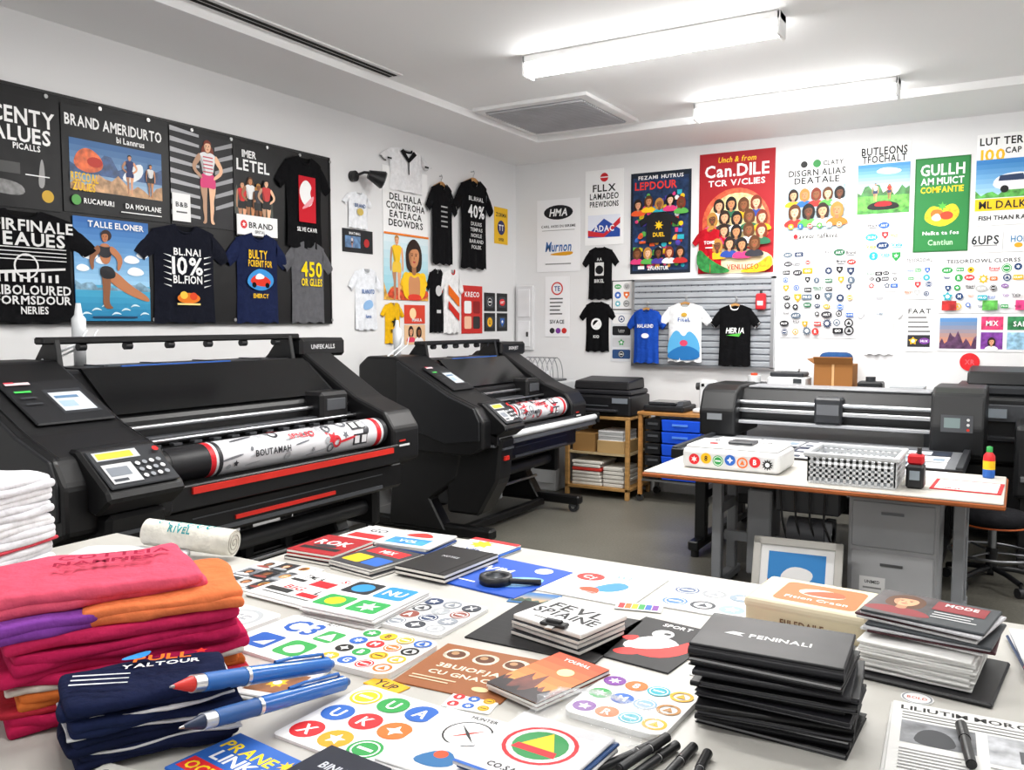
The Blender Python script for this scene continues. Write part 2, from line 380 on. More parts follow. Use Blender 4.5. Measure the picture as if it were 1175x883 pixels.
def fixture(x0,x1,y0,y1,power,z=3.46):
    mb=MB(); wm=mat('F4F4F4','plastic'); ym=(y0+y1)/2
    mb.box(x0-.02,x1+.02,y0,y1,z-.05,z,wm,.006)
    h=(y1-y0)/2-.008
    pr=[(ym-h,z-.05)]+[(ym-h*math.cos(t),z-.075-.055*math.sin(t)) for t in [math.pi*i/10 for i in range(0,11)]]+[(ym+h,z-.05)]
    mb.prism(pr,'x',x0,x1,mat('FFFFFF','emit'))
    for xx in(x0-.02,x1): mb.box(xx,xx+.02,y0,y1,z-.135,z,wm,.004)
    mb.done('fluorescent_ceiling_lamp',((x0+x1)/2,ym,z))
    l=bpy.data.lights.new('tube_light','AREA'); l.shape='RECTANGLE'; l.size=x1-x0; l.size_y=.12; l.energy=power; l.color=(1,.98,.95)
    o=bpy.data.objects.new('tube_light',l); o.location=((x0+x1)/2,ym,z-.15); SC.collection.objects.link(o)
fixture(-2.9,-1.26,5.06,5.2,62); fixture(-2.33,-.85,6.83,6.97,50)
fixture(-3.2,-1.6,2.3,2.44,36); fixture(-.2,1.4,3.4,3.54,24); fixture(-1.5,.1,.6,.74,6); fixture(1.2,2.8,6.0,6.14,30)  # unseen lamps outside the frame, added as fill light for the room
wd=bpy.data.worlds.new('World'); SC.world=wd; wd.use_nodes=True; bg=wd.node_tree.nodes['Background']; bg.inputs[0].default_value=(1,.985,.965,1); bg.inputs[1].default_value=.72
def vents():
    mb=MB(); dkk=mat('303030','matte'); w=mat('E6E6E6','plastic')
    mb.box(-3.99,-3.86,.5,5.0,3.45,3.46,w)
    for x in(-3.965,-3.92): mb.box(x,x+.03,.55,4.97,3.447,3.452,dkk)
    mb.done('ceiling_vent',(-3.9,3,3.46))
    mb=MB(); mb.box(-3.97,-2.93,6.06,7.1,3.43,3.46,w,.004); mb.box(-3.89,-3.01,6.14,7.02,3.426,3.432,mat('8C8C90','plastic'))
    for i in range(22): mb.box(-3.89,-3.01,6.155+i*.04,6.168+i*.04,3.415,3.43,mat('BCBCC0','plastic'))
    mb.done('ceiling_vent',(-3.45,6.58,3.46))
vents()
# ============================================================ left wall board
def board():
    mb=MB(); k=mat(BK,'vinyl')
    mb.box(-4.799,-4.775,1.3,5.23,1.69,3.0,k)
    for z in(1.69,2.985): mb.box(-4.776,-4.77,1.3,5.23,z,z+.015,mat('0A0A0C','plastic'))
    mb.box(-4.776,-4.77,5.215,5.23,1.69,3.0,mat('0A0A0C','plastic'))
    for y in [1.6+i*.33 for i in range(12)]:
        for z in(1.72,2.968): mb.cyl((-4.775,y,z),(-4.769,y,z),.012,mat('A0A0A0','metal'),10)
    mb.done('vinyl_display_board',(-4.79,3.2,2.3))
board()
o=.027
def f(a,W,H):
    a.text('DECENTY',W*.6,H*.82,.085,WH,W*.72); a.text('VALUES',W*.62,H*.66,.08,WH,W*.6); a.text('PICALLS',W*.72,H*.55,.032,WH)
    a.blob([(W*.38,H*.12),(W*.7,H*.1),(W*.68,H*.22),(W*.42,H*.25)],'~7A7A7A'); a.rect(W*.42,H*.3,W*.24,H*.1,'4A4A4A'); a.blob([(W*.8,H*.2),(W*.86,H*.2),(W*.86,H*.4),(W*.84,H*.48),(W*.82,H*.4)],'9A9A9A'); a.ell(W*.88,H*.13,.035,.035,'C8A030'); a.rect(W*.7,H*.3,W*.2,.006,WH)
poster('product_poster',LW(2.3,2.33,o),.69,.61,'131315',f,.003,'vinyl')
def f(a,W,H):
    a.text('BRAND AMERIDURTO',W*.48,H*.87,.062,WH,W*.9); a.text('bi Lannrus',W*.62,H*.76,.035,WH)
    a.sky(W*.06,H*.22,W*.86,H*.48,'A8C4DC','3E689C'); a.hills(W*.06,H*.38,W*.86,H*.24,'2C4A78',1); a.hills(W*.06,H*.22,W*.86,H*.2,'B8906A',2)
    a.blob([(W*.5,H*.4),(W*.72,H*.6),(W*.74,H*.44),(W*.6,H*.34)],'EAF0F4')
    a.blob([(W*.08,H*.44),(W*.12,H*.58),(W*.22,H*.64),(W*.34,H*.56),(W*.36,H*.44),(W*.22,H*.38)],'~E0602A'); a.ell(W*.28,H*.5,.05,.03,'B83020'); a.person(W*.6,H*.24,H*.4,SK[0],HR[3],'1C2A60','1C2A60','m',1); a.person(W*.8,H*.24,H*.34,SK[1],HR[0],'D8D8D8','303030','m')
    a.text('RESCOAL',W*.18,H*.34,.05,'F2C22A',W*.24); a.text('ZULIES',W*.17,H*.25,.045,'F2C22A',W*.2)
    a.ell(W*.1,H*.12,.03,.03,'58A050'); a.text('RUCAMURI',W*.3,H*.12,.03,WH); a.text('DA MOVLANE',W*.72,H*.12,.03,WH); a.rect(W*.5,H*.05,W*.4,.006,WH)
poster('advertising_banner',LW(3.0,2.34,o),.72,.61,'141517',f,.003,'vinyl')
def f(a,W,H):
    for i in range(9): a.poly([(0,H*(.1+i*.11)),(W*.45,H*(.0+i*.11)+.05),(W*.45,H*(.03+i*.11)+.05),(0,H*(.15+i*.11))],'B0B0B4')
    for i in range(6): a.poly([(W*.7,H*(.2+i*.13)),(W,H*(.28+i*.13)),(W,H*(.33+i*.13)),(W*.7,H*(.24+i*.13))],'9C9CA0')
    a.person(W*.58,H*.04,H*.93,SK[3],HR[4],'E8E8EA','D83A78','f',1)
    for i in range(5): a.rect(W*.5,H*(.6+i*.04),W*.16,.007,'C83050')
poster('fashion_poster',LW(3.73,2.34,o),.51,.61,'1C1C20',f,.003,'vinyl')
def f(a,W,H):
    a.text('IMER',W*.4,H*.9,.05,WH); a.text('LETEL',W*.5,H*.77,.075,WH,W*.85); a.hills(0,H*.2,W,H*.4,'3A4038',4)
    for i in range(4): a.person(W*(.2+.2*i),H*.03,H*(.56+.06*(i%2)),SK[i%5],HR[i%5],['D83030','E8E8E8','404048','C83838'][i],'202020','f',i%2)
poster('fashion_poster',LW(4.25,2.34,o),.36,.61,'121214',f,.003,'vinyl')
def f(a,W,H):
    a.rect(W*.36,H*.28,W*.3,H*.5,'C42430'); a.blob([(W*.4,H*.5),(W*.36,H*.64),(W*.48,H*.76),(W*.6,H*.68),(W*.55,H*.6),(W*.62,H*.5),(W*.52,H*.44)],WH); a.blob([(W*.38,H*.4),(W*.6,H*.48),(W*.64,H*.6),(W*.5,H*.5)],'E8A0A8'); a.text('SILVE CAVR',W*.5,H*.2,.03,WH)
tee_obj('display_tshirt',LW(4.63,2.27,o),.6,.69,'121214',None,f,1)
def f(a,W,H):
    a.rect(0,0,W,.01,'202020'); a.text('BRAND',W*.58,H*.55,.04,'1A1A1A',W*.6); a.logo(W*.16,H*.55,.03,'D8262B',0); a.text('SIPETAL',W*.55,H*.25,.02,'404040')
poster('name_sign',LW(4.26,2.31,o+.012),.38,.15,WH,f)
def f(a,W,H):
    a.text('B&B',W*.5,H*.6,.03,'202020',W*.7); a.rect(W*.2,H*.3,W*.6,.01,'606060')
poster('small_paper_sign',LW(3.73,2.36,o+.012),.14,.18,WH,f)
def f(a,W,H):
    c='DADADA'
    a.text('FIRFINALE',W*.56,H*.86,.06,c,W*.5); a.text('EAUES',W*.56,H*.74,.07,c,W*.4)
    for i in range(4): a.rect(W*.3,H*(.66-i*.035),W*.46,.005,c)
    a.poly([(W*.3,H*.45),(W*.75,H*.5),(W*.75,H*.48),(W*.3,H*.42)],c); a.ring(W*.5,H*.5,.07,.06,c)
    for i in range(9): a.rect(W*(.32+i*.045),H*.36,W*.02,H*rnd.uniform(.03,.1),c)
    a.text('LIBOLOURED',W*.54,H*.29,.05,c,W*.48); a.text('FORMSDOUR',W*.54,H*.2,.045,c,W*.48); a.text('NERIES',W*.54,H*.11,.04,c)
tee_obj('display_tshirt',LW(2.3,1.7,o),.9,.62,'131315',None,f,2)
def f(a,W,H):
    a.sky(0,H*.35,W,H*.65,'9CCCEC','2C66AC',12); a.sky(0,0,W,H*.35,'1E7CAA','4AA8CC',6)
    for x,y,r in((.2,.62,.12),(.35,.58,.1),(.75,.6,.13),(.9,.66,.1),(.1,.5,.1),(.8,.48,.14)): a.blob([(W*(x-r),H*y),(W*(x-r*.4),H*(y+r*.5)),(W*(x+r*.5),H*(y+r*.4)),(W*(x+r),H*y),(W*x,H*(y-.03))],'F2F6FA')
    a.hills(0,H*.3,W,H*.1,'7AA0B8',5)
    for k in range(7): a.blob([(W*(.05+.13*k),H*(.05+.04*(k%3))),(W*(.12+.13*k),H*(.1+.04*(k%3))),(W*(.22+.13*k),H*(.06+.04*(k%3))),(W*(.12+.13*k),H*(.075+.04*(k%3)))],'D8F0F8')
    s='B8764E';s2=dk(s,.75)
    a.blob([(W*.4,H*.5),(W*.52,H*.5),(W*.72,H*.36),(W*.95,H*.26),(W*1.0,H*.2),(W*.92,H*.2),(W*.64,H*.28),(W*.42,H*.4)],s)
    a.blob([(W*.33,H*.5),(W*.46,H*.48),(W*.45,H*.33),(W*.42,H*.17),(W*.5,H*.12),(W*.34,H*.12),(W*.35,H*.3)],s2)
    a.blob([(W*.33,H*.56),(W*.46,H*.56),(W*.48,H*.76),(W*.3,H*.76)],s)
    a.blob([(W*.31,H*.54),(W*.49,H*.54),(W*.54,H*.42),(W*.32,H*.41)],'16161C'); a.blob([(W*.31,H*.62),(W*.47,H*.62),(W*.5,H*.74),(W*.4,H*.72),(W*.28,H*.74)],'1A1A22')
    a.blob([(W*.3,H*.76),(W*.17,H*.63),(W*.2,H*.5),(W*.24,H*.5),(W*.24,H*.61),(W*.34,H*.68)],s2)
    a.blob([(W*.47,H*.76),(W*.64,H*.63),(W*.58,H*.5),(W*.54,H*.5),(W*.56,H*.61),(W*.44,H*.68)],s)
    a.ell(W*.41,H*.84,W*.07,H*.055,'301810'); a.face(W*.39,H*.82,W*.045,s,'301810')
    a.text('TALLE ELONER',W*.55,H*.94,.035,WH,W*.75); a.rect(W*.2,H*.03,W*.6,.01,'1A3A5A')
poster('athlete_poster',LW(3.05,1.71,o),.5,.61,'3472B4',f,.003,'vinyl')
def f(a,W,H):
    c='F0F0F0'
    a.text('BL.NAI',W*.5,H*.72,.045,c,W*.28); a.text('10%',W*.5,H*.58,.11,c,W*.32); a.text('BL.FION',W*.5,H*.44,.05,c,W*.3)
    for i in range(6): a.poly([(W*.33,H*(.36+.06*i)),(W*.25,H*(.36+.06*i)+.02),(W*.33,H*(.375+.06*i))],c); a.poly([(W*.67,H*(.36+.06*i)),(W*.75,H*(.36+.06*i)+.02),(W*.67,H*(.375+.06*i))],c)
    a.ell(W*.5,H*.25,.09,.035,'E07A2A'); a.ell(W*.45,H*.28,.03,.025,'F2C24A'); a.ell(W*.55,H*.27,.03,.025,'D84A2A'); a.rect(W*.38,H*.18,W*.24,.012,'F2D88A')
tee_obj('display_tshirt',LW(3.44,1.7,o),.76,.64,'181A24',None,f,3)
def f(a,W,H):
    a.text('BULTY',W*.47,H*.76,.06,'F2C22A',W*.28); a.text('PCRENIT FOR',W*.5,H*.66,.045,'F2C22A',W*.36)
    a.blob([(W*.28,H*.42),(W*.33,H*.54),(W*.5,H*.62),(W*.7,H*.54),(W*.7,H*.42),(W*.5,H*.34)],'3E8ED0'); a.blob([(W*.3,H*.44),(W*.45,H*.56),(W*.68,H*.48),(W*.6,H*.39)],'D83A2A'); a.blob([(W*.4,H*.48),(W*.46,H*.56),(W*.56,H*.53),(W*.55,H*.49)],WH)
    a.ell(W*.4,H*.42,.02,.02,'101010'); a.ell(W*.6,H*.42,.02,.02,'101010'); a.text('EHERCY',W*.5,H*.3,.03,'F2C22A')
tee_obj('display_tshirt',LW(4.14,1.7,o),.62,.64,'1C2444',None,f,4)
def f(a,W,H):
    a.text('450',W*.52,H*.66,.11,'F2D21E',W*.4); a.text('OR GLLES',W*.52,H*.5,.055,'F2D21E',W*.4)
tee_obj('display_tshirt',LW(4.68,1.7,o),.56,.62,'5E5E62',None,f,5)
# ------------------------------------------------------------ rest of left wall
def lampL():
    mb=MB(); k=mat('18181A','plastic')
    mb.cyl((-4.8,5.52,2.9),(-4.76,5.52,2.9),.045,k); mb.tube([(-4.77,5.52,2.9),(-4.7,5.56,2.93),(-4.66,5.62,2.93)],.012,k)
    mb.cyl((-4.69,5.6,2.92),(-4.62,5.7,2.88),.035,k,16,.075); mb.cyl((-4.62,5.7,2.88),(-4.615,5.707,2.877),.07,mat('606468','gloss'))
    mb.done('wall_spotlight',(-4.7,5.6,2.9))
lampL()
def f(a,W,H): a.text('BRAND',W*.5,H*.62,.03,'3A5A8A',W*.35); a.ell(W*.5,H*.45,.04,.03,'C8B060')
tee_obj('display_tshirt',LW(5.39,2.48),.38,.3,'E8EAEE',None,f,6)
def f(a,W,H):
    a.text('BNAT MALL',W*.4,H*.82,.02,WH); a.rect(W*.08,H*.2,W*.5,H*.5,'~5A7AA0'); a.person(W*.3,H*.2,H*.48,SK[1],HR[0],'D8D8D8','303030','m'); a.ell(W*.78,H*.45,.035,.035,'B02A2A')
poster('dark_print_sample',LW(5.39,2.28),.38,.19,'1C1E22',f)
def f(a,W,H):
    a.text('BLANUITD',W*.5,H*.62,.035,'2A5A9A',W*.36); a.blob([(W*.34,H*.3),(W*.66,H*.36),(W*.6,H*.5),(W*.36,H*.45)],'8AB0D8'); a.text('luma',W*.5,H*.22,.03,'2A5A9A')
tee_obj('display_tshirt',LW(5.45,1.64),.44,.52,'E2E5EA',None,f,7)
def vban():
    def f(a,W,H):
        for i,t in enumerate(['DEL HALA','CONSTROHA','EATEACA','DEOWDRS']): a.text(t,W*.5,H*(.78-i*.065),.058,'1C1C1C',W*.86)
        a.sky(0,0,W,H*.5,'8CC8D8','D8E8EE'); a.hills(0,0,W,H*.22,'D8A040',3)
        a.blob([(0,0),(W*.2,H*.12),(W*.5,H*.05),(W,H*.1),(W,0)],'~C84828')
        a.person(W*.28,-.0,H*.5,SK[0],HR[2],'F0C020','E8C040','m'); 
        a.bust(W*.66,H*.34,.09,SK[1],HR[0],'F0B818'); a.blob([(W*.38,H*.1),(W*.42,H*.24),(W*.66,H*.18),(W*.92,H*.24),(W*.95,H*.1),(W*.85,0),(W*.46,0)],'F2C21A'); a.blob([(W*.52,H*.14),(W*.56,H*.2),(W*.66,H*.17),(W*.76,H*.2),(W*.8,H*.14),(W*.78,0),(W*.54,0)],SK[1]); a.blob([(W*.5,0),(W*.52,H*.05),(W*.8,H*.05),(W*.84,0)],'D83A2A')
        a.rect(0,H*.492,W,H*.016,'E07820')
    poster('vertical_banner',LW(5.91,1.9),.65,1.16,WH,f)
    def g(a,W,H):
        a.poly([(W*.4,H*.97),(W*.5,H*.78),(W*.6,H*.97),(W*.66,H*.9),(W*.5,H*.66),(W*.34,H*.9)],'18181A')
        for s in(.1,.82): a.rect(W*s,H*.66,W*.08,H*.04,'18181A')
        a.rect(W*.49,H*.4,W*.02,H*.3,'18181A')
    mb=MB(); tee(mb,LW(5.86,2.86,.006),.75,.38,'E8E8EA','18181A',False,g,3); mb.done('polo_shirt',(-4.79,6.2,3.0))
vban()
def f(a,W,H):
    for i in range(5): a.rect(W*.4,H*(.7-i*.06),W*.2,H*.018,'B0B0B0')
tee_obj('hanging_tshirt',LW(6.5,2.25),.52,.76,'121214',None,f,8,.02,False,True)
def f(a,W,H):
    a.text('BL.RHAL',W*.5,H*.78,.04,'E0E0E0',W*.36); a.text('40%',W*.5,H*.64,.12,'F0F0F0',W*.4)
    for i in range(5): a.text(['DULRIS','TEMPAS','NOKLE','BARAND','FOLEK'][i],W*.5,H*(.5-i*.065),.035,'D0D0D0',W*.36)
tee_obj('hanging_tshirt',LW(6.93,2.24),.74,.88,'111113',None,f,9,.03,False,True)
def f(a,W,H):
    a.text('ZORMA',W*.5,H*.8,.04,'1A1A1A',W*.8); a.ell(W*.5,H*.45,W*.28,H*.2,'2A2A60'); a.text('TT',W*.5,H*.45,.06,WH); a.text('OFFER',W*.5,H*.12,.03,'1A1A1A')
poster('yellow_flyer',LW(7.74,2.53),.27,.38,'E8B61A',f)
def f(a,W,H): a.star(W*.5,H*.5,.05,'2A2A1A',5); a.text('BUZZ',W*.5,H*.3,.03,'2A2A1A')
tee_obj('display_tshirt',LW(5.86,1.52),.33,.36,'E0AE1A',None,f,10)
def f(a,W,H):
    a.ell(W*.4,H*.55,.05,.05,'F2D0A0'); a.text('MARA',W*.6,H*.2,.03,WH,W*.6)
poster('red_flyer',LW(6.2,1.69),.31,.17,'D0402A',f)
def f(a,W,H):
    a.bust(W*.3,H*.65,.03,SK[0],HR[0],'D83A5A'); a.bust(W*.68,H*.62,.03,SK[2],HR[3],'F0F0F0')
poster('portrait_flyer',LW(6.2,1.5),.31,.18,'E0B890',f)
def f(a,W,H): a.ell(W*.5,H*.65,.05,.05,'C8C8C8'); a.rect(W*.4,H*.3,W*.2,.03,'C8C8C8')
tee_obj('display_tshirt',LW(6.52,1.61),.34,.6,'131315',None,f,11)
def f(a,W,H):
    a.poly([(W*.28,H*.75),(W*.72,H*.55),(W*.72,H*.4),(W*.28,H*.6)],'E06A20'); a.poly([(W*.28,H*.5),(W*.72,H*.3),(W*.72,H*.18),(W*.28,H*.38)],'C83028')
tee_obj('display_tshirt',LW(6.72,1.6,.01),.42,.62,'E8E8E8','C83028',f,12)
def f(a,W,H):
    a.text('KRECO',W*.5,H*.82,.05,WH,W*.7)
    for i in range(4): a.rrect(W*(.12+.42*(i%2)),H*(.42-.32*(i//2)),W*.34,H*.26,.02,['F0F0F0','8A1818','F0C0A0','2A2A2A'][i])
poster('red_poster',LW(7.12,1.59),.38,.48,'C42822',f)
for k,yy in enumerate((7.54,7.79)):
    for j in range(2):
        def f(a,W,H): a.rrect(W*.15,H*.2,W*.7,H*.6,.02,'3A3E44'); a.logo(W*.5,H*.5,.05)
        poster('framed_print_sample',LW(yy,1.61+j*.21),.21,.19,'1A1A1C',f)
# ============================================================ back wall posters
def BP(name,x0,x1,z0,z1,bg,f): return poster(name,BW(x0,z0),x1-x0,z1-z0,bg,f)
def f(a,W,H):
    a.ell(W*.5,H*.82,W*.34,H*.1,'15151A'); a.text('HMA',W*.5,H*.82,.075,WH,W*.42,sh=.2); a.text('CARL AKES DU BIREME',W*.5,H*.63,.025,'303030',W*.8); a.rect(W*.12,H*.57,W*.76,.005,'808080')
    a.text('Murnon',W*.5,H*.35,.1,'3A6AA8',W*.6,sh=.2); a.blob([(W*.15,H*.24),(W*.88,H*.29),(W*.8,H*.21)],'E0A020'); a.rect(W*.2,H*.1,W*.6,.012,'909090')
BP('logo_poster',-4.53,-4.02,2.24,3.0,'EDEDEF',f)
def f(a,W,H):
    a.ring(W*.5,H*.8,.07,.055,'C8302A'); a.text('TE',W*.5,H*.8,.05,'2A4A8A'); a.lines(W*.2,H*.62,W*.6,5,.04,'606060'); a.text('SIVACE',W*.5,H*.25,.04,'404040'); a.ell(W*.3,H*.1,.03,.03,'2A2A2A');a.ell(W*.55,H*.1,.03,.03,'7A3A96');a.ell(W*.8,H*.1,.03,.03,'C8302A')
BP('notice_poster',-4.43,-4.14,1.55,2.19,'EDEDEF',f)
def f(a,W,H):
    a.ell(W*.5,H*.9,.045,.045,'C82028'); a.rect(W*.4,H*.895,W*.2,.01,WH)
    a.text('FLLX',W*.5,H*.76,.07,'222222',W*.6); a.text('LAMADEO',W*.5,H*.65,.06,'222222',W*.75); a.text('PREWDIONS',W*.5,H*.545,.055,'222222',W*.75)
    a.rect(W*.08,H*.1,W*.84,H*.3,'E0E4F0'); a.poly([(W*.08,H*.15),(W*.5,H*.35),(W*.92,H*.2),(W*.92,H*.1),(W*.08,H*.1)],'2A4AA0'); a.poly([(W*.08,H*.2),(W*.5,H*.15),(W*.92,H*.36),(W*.92,H*.28),(W*.5,H*.1),(W*.08,H*.12)],'C82830'); a.text('ADAC',W*.5,H*.22,.06,WH)
BP('typographic_poster',-3.96,-3.53,2.5,3.26,'F2F2F2',f)
PZ=['E85A2A','F2C21A','2AA7B8','D83A78','58A84A','4A3A96','F0F0F0','B82828','E8A040','3A6AC0']
def f(a,W,H):
    a.rect(W*.04,H*.03,W*.92,H*.92,'~1C3256'); a.text('FEZAMI  HUTRUS',W*.5,H*.95,.035,WH,W*.85); a.text('LEPDOUR',W*.42,H*.87,.075,'E83A30',W*.7)
    for i in range(120):
        x=W*rnd.uniform(.1,.88);y=H*rnd.uniform(.06,.8);c=('~' if i%2 else '')+rnd.choice(PZ); q=rnd.uniform(.5,1)
        if i%3==0: a.rect(x-.03,y-.02,rnd.uniform(.02,.07),rnd.uniform(.015,.05),c)
        elif i%3==1: a.ell(x,y,.028*q,.028*q,c)
        else: a.blob([(x-.04*q,y-.03*q),(x+.03*q,y-.02*q),(x+.02*q,y+.04*q),(x-.02*q,y+.03*q)],c)
    for i in range(5): a.bust(W*(.14+.18*i),H*(.68+.03*(i%2)),.034,SK[i],HR[i],PZ[i])
    tb='15151A'; a.poly([(W*.3,H*.3),(W*.7,H*.3),(W*.7,H*.5),(W*.8,H*.46),(W*.84,H*.52),(W*.6,H*.6),(W*.4,H*.6),(W*.16,H*.52),(W*.2,H*.46),(W*.3,H*.5)],tb); a.star(W*.5,H*.47,.05,'F2C21A',8); a.text('DUEL',W*.5,H*.38,.04,'F2C21A')
    for i in range(5): a.bust(W*(.14+.18*i),H*.2,.034,SK[(i+2)%5],HR[(i+1)%5],PZ[i+3])
    a.text('ZNANTUR',W*.5,H*.05,.035,WH)
BP('colourful_event_poster',-3.45,-2.82,2.19,3.19,'16202E',f)
def f(a,W,H):
    a.text('Unch & from',W*.5,H*.94,.05,'F2C22A',W*.5,sh=.2); a.text('Can.DILE',W*.5,H*.85,.11,WH,W*.85); a.text('TCR V/CLIES',W*.5,H*.75,.055,WH,W*.75)
    a.blob([(0,0),(W,0),(W,H*.16),(W*.6,H*.2),(W*.3,H*.3),(0,H*.42)],'E8D8B0'); a.blob([(W*.1,H*.2),(W*.02,H*.5),(W*.3,H*.7),(W*.7,H*.7),(W*.98,H*.5),(W*.9,H*.2)],'~E85A3A')
    a.blob([(W*.15,H*.22),(W*.1,H*.5),(W*.35,H*.66),(W*.7,H*.66),(W*.92,H*.5),(W*.86,H*.2)],'~E8C890')
    pal=['F0F0F0','2A6A4A','F2B21A','2A4AA0','D83A78','303038']
    k=0
    for r,y in((4,.56),(5,.45),(5,.34),(4,.23)):
        for i in range(r): a.bust(W*(.52+(i-(r-1)/2)*.165),H*(y+.012*(i%2)),.04,SK[k%5],HR[(k*3)%5],pal[k%6]); k+=1
    a.blob([(0,0),(W*.55,0),(W*.2,H*.1),(0,H*.24)],'~2A7A3A'); a.blob([(W,0),(W*.5,0),(W*.8,H*.06),(W,H*.16)],'~F2B21A'); a.text('VENLLICEO',W*.62,H*.05,.045,'B01C20')
BP('red_party_poster',-2.74,-2.02,2.17,3.31,'A61822',f)
tee_obj('display_tshirt',BW(-2.8,2.18,.014),.36,.42,'B01A26',None,lambda a,W,H:(a.text('TOME',W*.5,H*.68,.03,WH),a.rect(W*.4,H*.55,W*.2,.01,WH)),13)
def f(a,W,H):
    a.ell(W*.3,H*.92,.03,.03,'2A2A2A'); a.ell(W*.5,H*.92,.035,.035,'3A8A4A'); a.text('CLATY',W*.75,H*.92,.04,'303030')
    a.text('DISGRN ALIAS',W*.5,H*.82,.055,'252525',W*.88); a.text('DEATALE',W*.5,H*.73,.055,'252525',W*.7)
    a.rect(W*.05,H*.14,W*.9,H*.52,'~A8C0CC')
    pal=['E8B020','2A6AB0','C8302A','58A84A','F0F0F0','E07828']
    for i in range(5): a.bust(W*(.14+.18*i),H*.56,.034,SK[i%5],HR[(i*2)%5],pal[i%6])
    for i in range(4): a.bust(W*(.17+.22*i),H*(.36),.042,SK[(i+3)%5],HR[(i*2+1)%5],pal[(i+2)%6])
    for i in range(6): a.logo(W*(.12+.15*i),H*.19,.025,pal[i],i%3)
    a.ell(W*.2,H*.07,.02,.02,'C82028'); a.text('avvor nafkiva',W*.55,H*.07,.04,'252525',W*.6)
BP('design_poster',-1.93,-1.37,2.43,3.19,'F0F0F0',f)
def f(a,W,H):
    a.text('BUTLEONS',W*.5,H*.9,.065,'1E1E1E',W*.88); a.text('TFOCHALT',W*.5,H*.79,.06,'1E1E1E',W*.85)
    a.sky(0,H*.36,W,H*.36,'C8E0F0','4A90C8'); a.blob([(W*.3,H*.6),(W*.5,H*.68),(W*.9,H*.62),(W*.7,H*.56)],WH); a.hills(0,H*.25,W,H*.22,'3A7A3A',1); a.rect(0,H*.03,W,H*.25,'~62B044'); a.hills(0,H*.03,W,H*.12,'4A9A3E',2)
    a.blob([(W*.2,H*.08),(W*.2,H*.16),(W*.5,H*.22),(W*.82,H*.16),(W*.8,H*.08)],'1C1C1C'); a.blob([(W*.3,H*.13),(W*.4,H*.2),(W*.64,H*.2),(W*.7,H*.13)],'C82028'); a.person(W*.35,H*.2,H*.26,SK[0],HR[0],'E8E8E8','303A60','m'); a.person(W*.62,H*.22,H*.22,SK[1],HR[1],'D83A30','303A60')
BP('landscape_poster',-1.3,-.88,2.63,3.25,'F0F0F0',f)
def f(a,W,H):
    a.rect(.012,.012,W-.024,H-.024,'2A8040'); a.text('GULLH',W*.5,H*.87,.09,WH,W*.8); a.text('AM MUICT',W*.5,H*.75,.055,WH,W*.78); a.text('COMFANTIE',W*.5,H*.66,.05,'F2D21E',W*.78)
    a.blob([(W*.16,H*.36),(W*.3,H*.5),(W*.5,H*.46),(W*.75,H*.52),(W*.86,H*.38),(W*.6,H*.26),(W*.34,H*.28)],'~F2D21E'); a.ell(W*.42,H*.4,.05,.04,'C87830'); a.ell(W*.6,H*.38,.05,.035,'D8462A'); a.star(W*.52,H*.48,.04,'58B84A',6); a.blob([(W*.3,H*.36),(W*.44,H*.42),(W*.52,H*.34),(W*.4,H*.32)],'F0F0E8')
    a.text('Nelka ta fos',W*.5,H*.2,.03,WH,W*.7); a.text('Cantiun',W*.5,H*.1,.045,'B8E0B8')
BP('green_poster',-.84,-.42,2.3,3.09,'1E6A30',f)
def f(a,W,H):
    a.text('LUT TERE DA',W*.46,H*.92,.06,'1E1E1E',W*.85); a.text('100',W*.2,H*.77,.09,'F2B81A',W*.3); a.text('CAP BUT E',W*.6,H*.81,.045,'1E1E1E')
    a.sky(0,H*.3,W,H*.42,'A8D0E8','3A80C0'); a.hills(0,H*.3,W,H*.14,'58A84A',3); a.blob([(W*.2,H*.38),(W*.24,H*.54),(W*.6,H*.58),(W*.8,H*.48),(W*.8,H*.38)],'E8E8EC'); a.poly([(W*.28,H*.48),(W*.3,H*.54),(W*.58,H*.55),(W*.62,H*.48)],'2A3A5A'); a.ell(W*.36,H*.39,.03,.03,'151515');a.ell(W*.65,H*.39,.03,.03,'151515'); a.ell(W*.85,H*.64,.06,.05,'~D83A2A')
    a.rect(0,H*.16,W,H*.13,'F2C21A'); a.text('ML DALK LEDI',W*.5,H*.225,.06,'1E1E1E',W*.9); a.text('FISH THAN RACHEOIR',W*.5,H*.08,.035,'1E1E1E',W*.9)
BP('travel_poster',-.38,.2,2.5,3.24,'F0F0F0',f)
def f(a,W,H): a.text('AA',W*.5,H*.76,.03,'D0D0D0'); a.rect(W*.38,H*.45,W*.24,H*.25,'D8D8D8'); a.ell(W*.5,H*.56,.045,.045,'1A1A1D'); a.text('BIKEL',W*.5,H*.35,.035,'D8D8D8',W*.26)
tee_obj('display_tshirt',BW(-3.99,1.94),.42,.54,'131315',None,f,14)
def f(a,W,H): a.ring(W*.5,H*.55,.06,.04,'F0F0F0'); a.poly([(W*.4,H*.5),(W*.6,H*.65),(W*.58,H*.45)],'F0F0F0'); a.text('KIO',W*.5,H*.3,.03,WH)
tee_obj('display_tshirt',BW(-4.02,1.4),.42,.52,'101012',None,f,15)
def f(a,W,H): a.rect(.01,.01,W-.02,H-.02,'E4E4E4'); a.grid(.02,.02,W-.02,H-.02,2,3,.44)
BP('wall_sticker_sheet',-3.65,-3.42,1.83,2.13,'202024',f)
def f(a,W,H):
    for i in range(4): a.rrect(.02,H*(.06+.24*i),W-.04,H*.19,.015,['2A4A7A','C8C8CC','15151A','E8E8E8'][i]); a.logo(W*.5,H*(.155+.24*i),.035)
BP('wall_sticker_sheet',-3.66,-3.42,1.3,1.8,'D4D6DA',f)
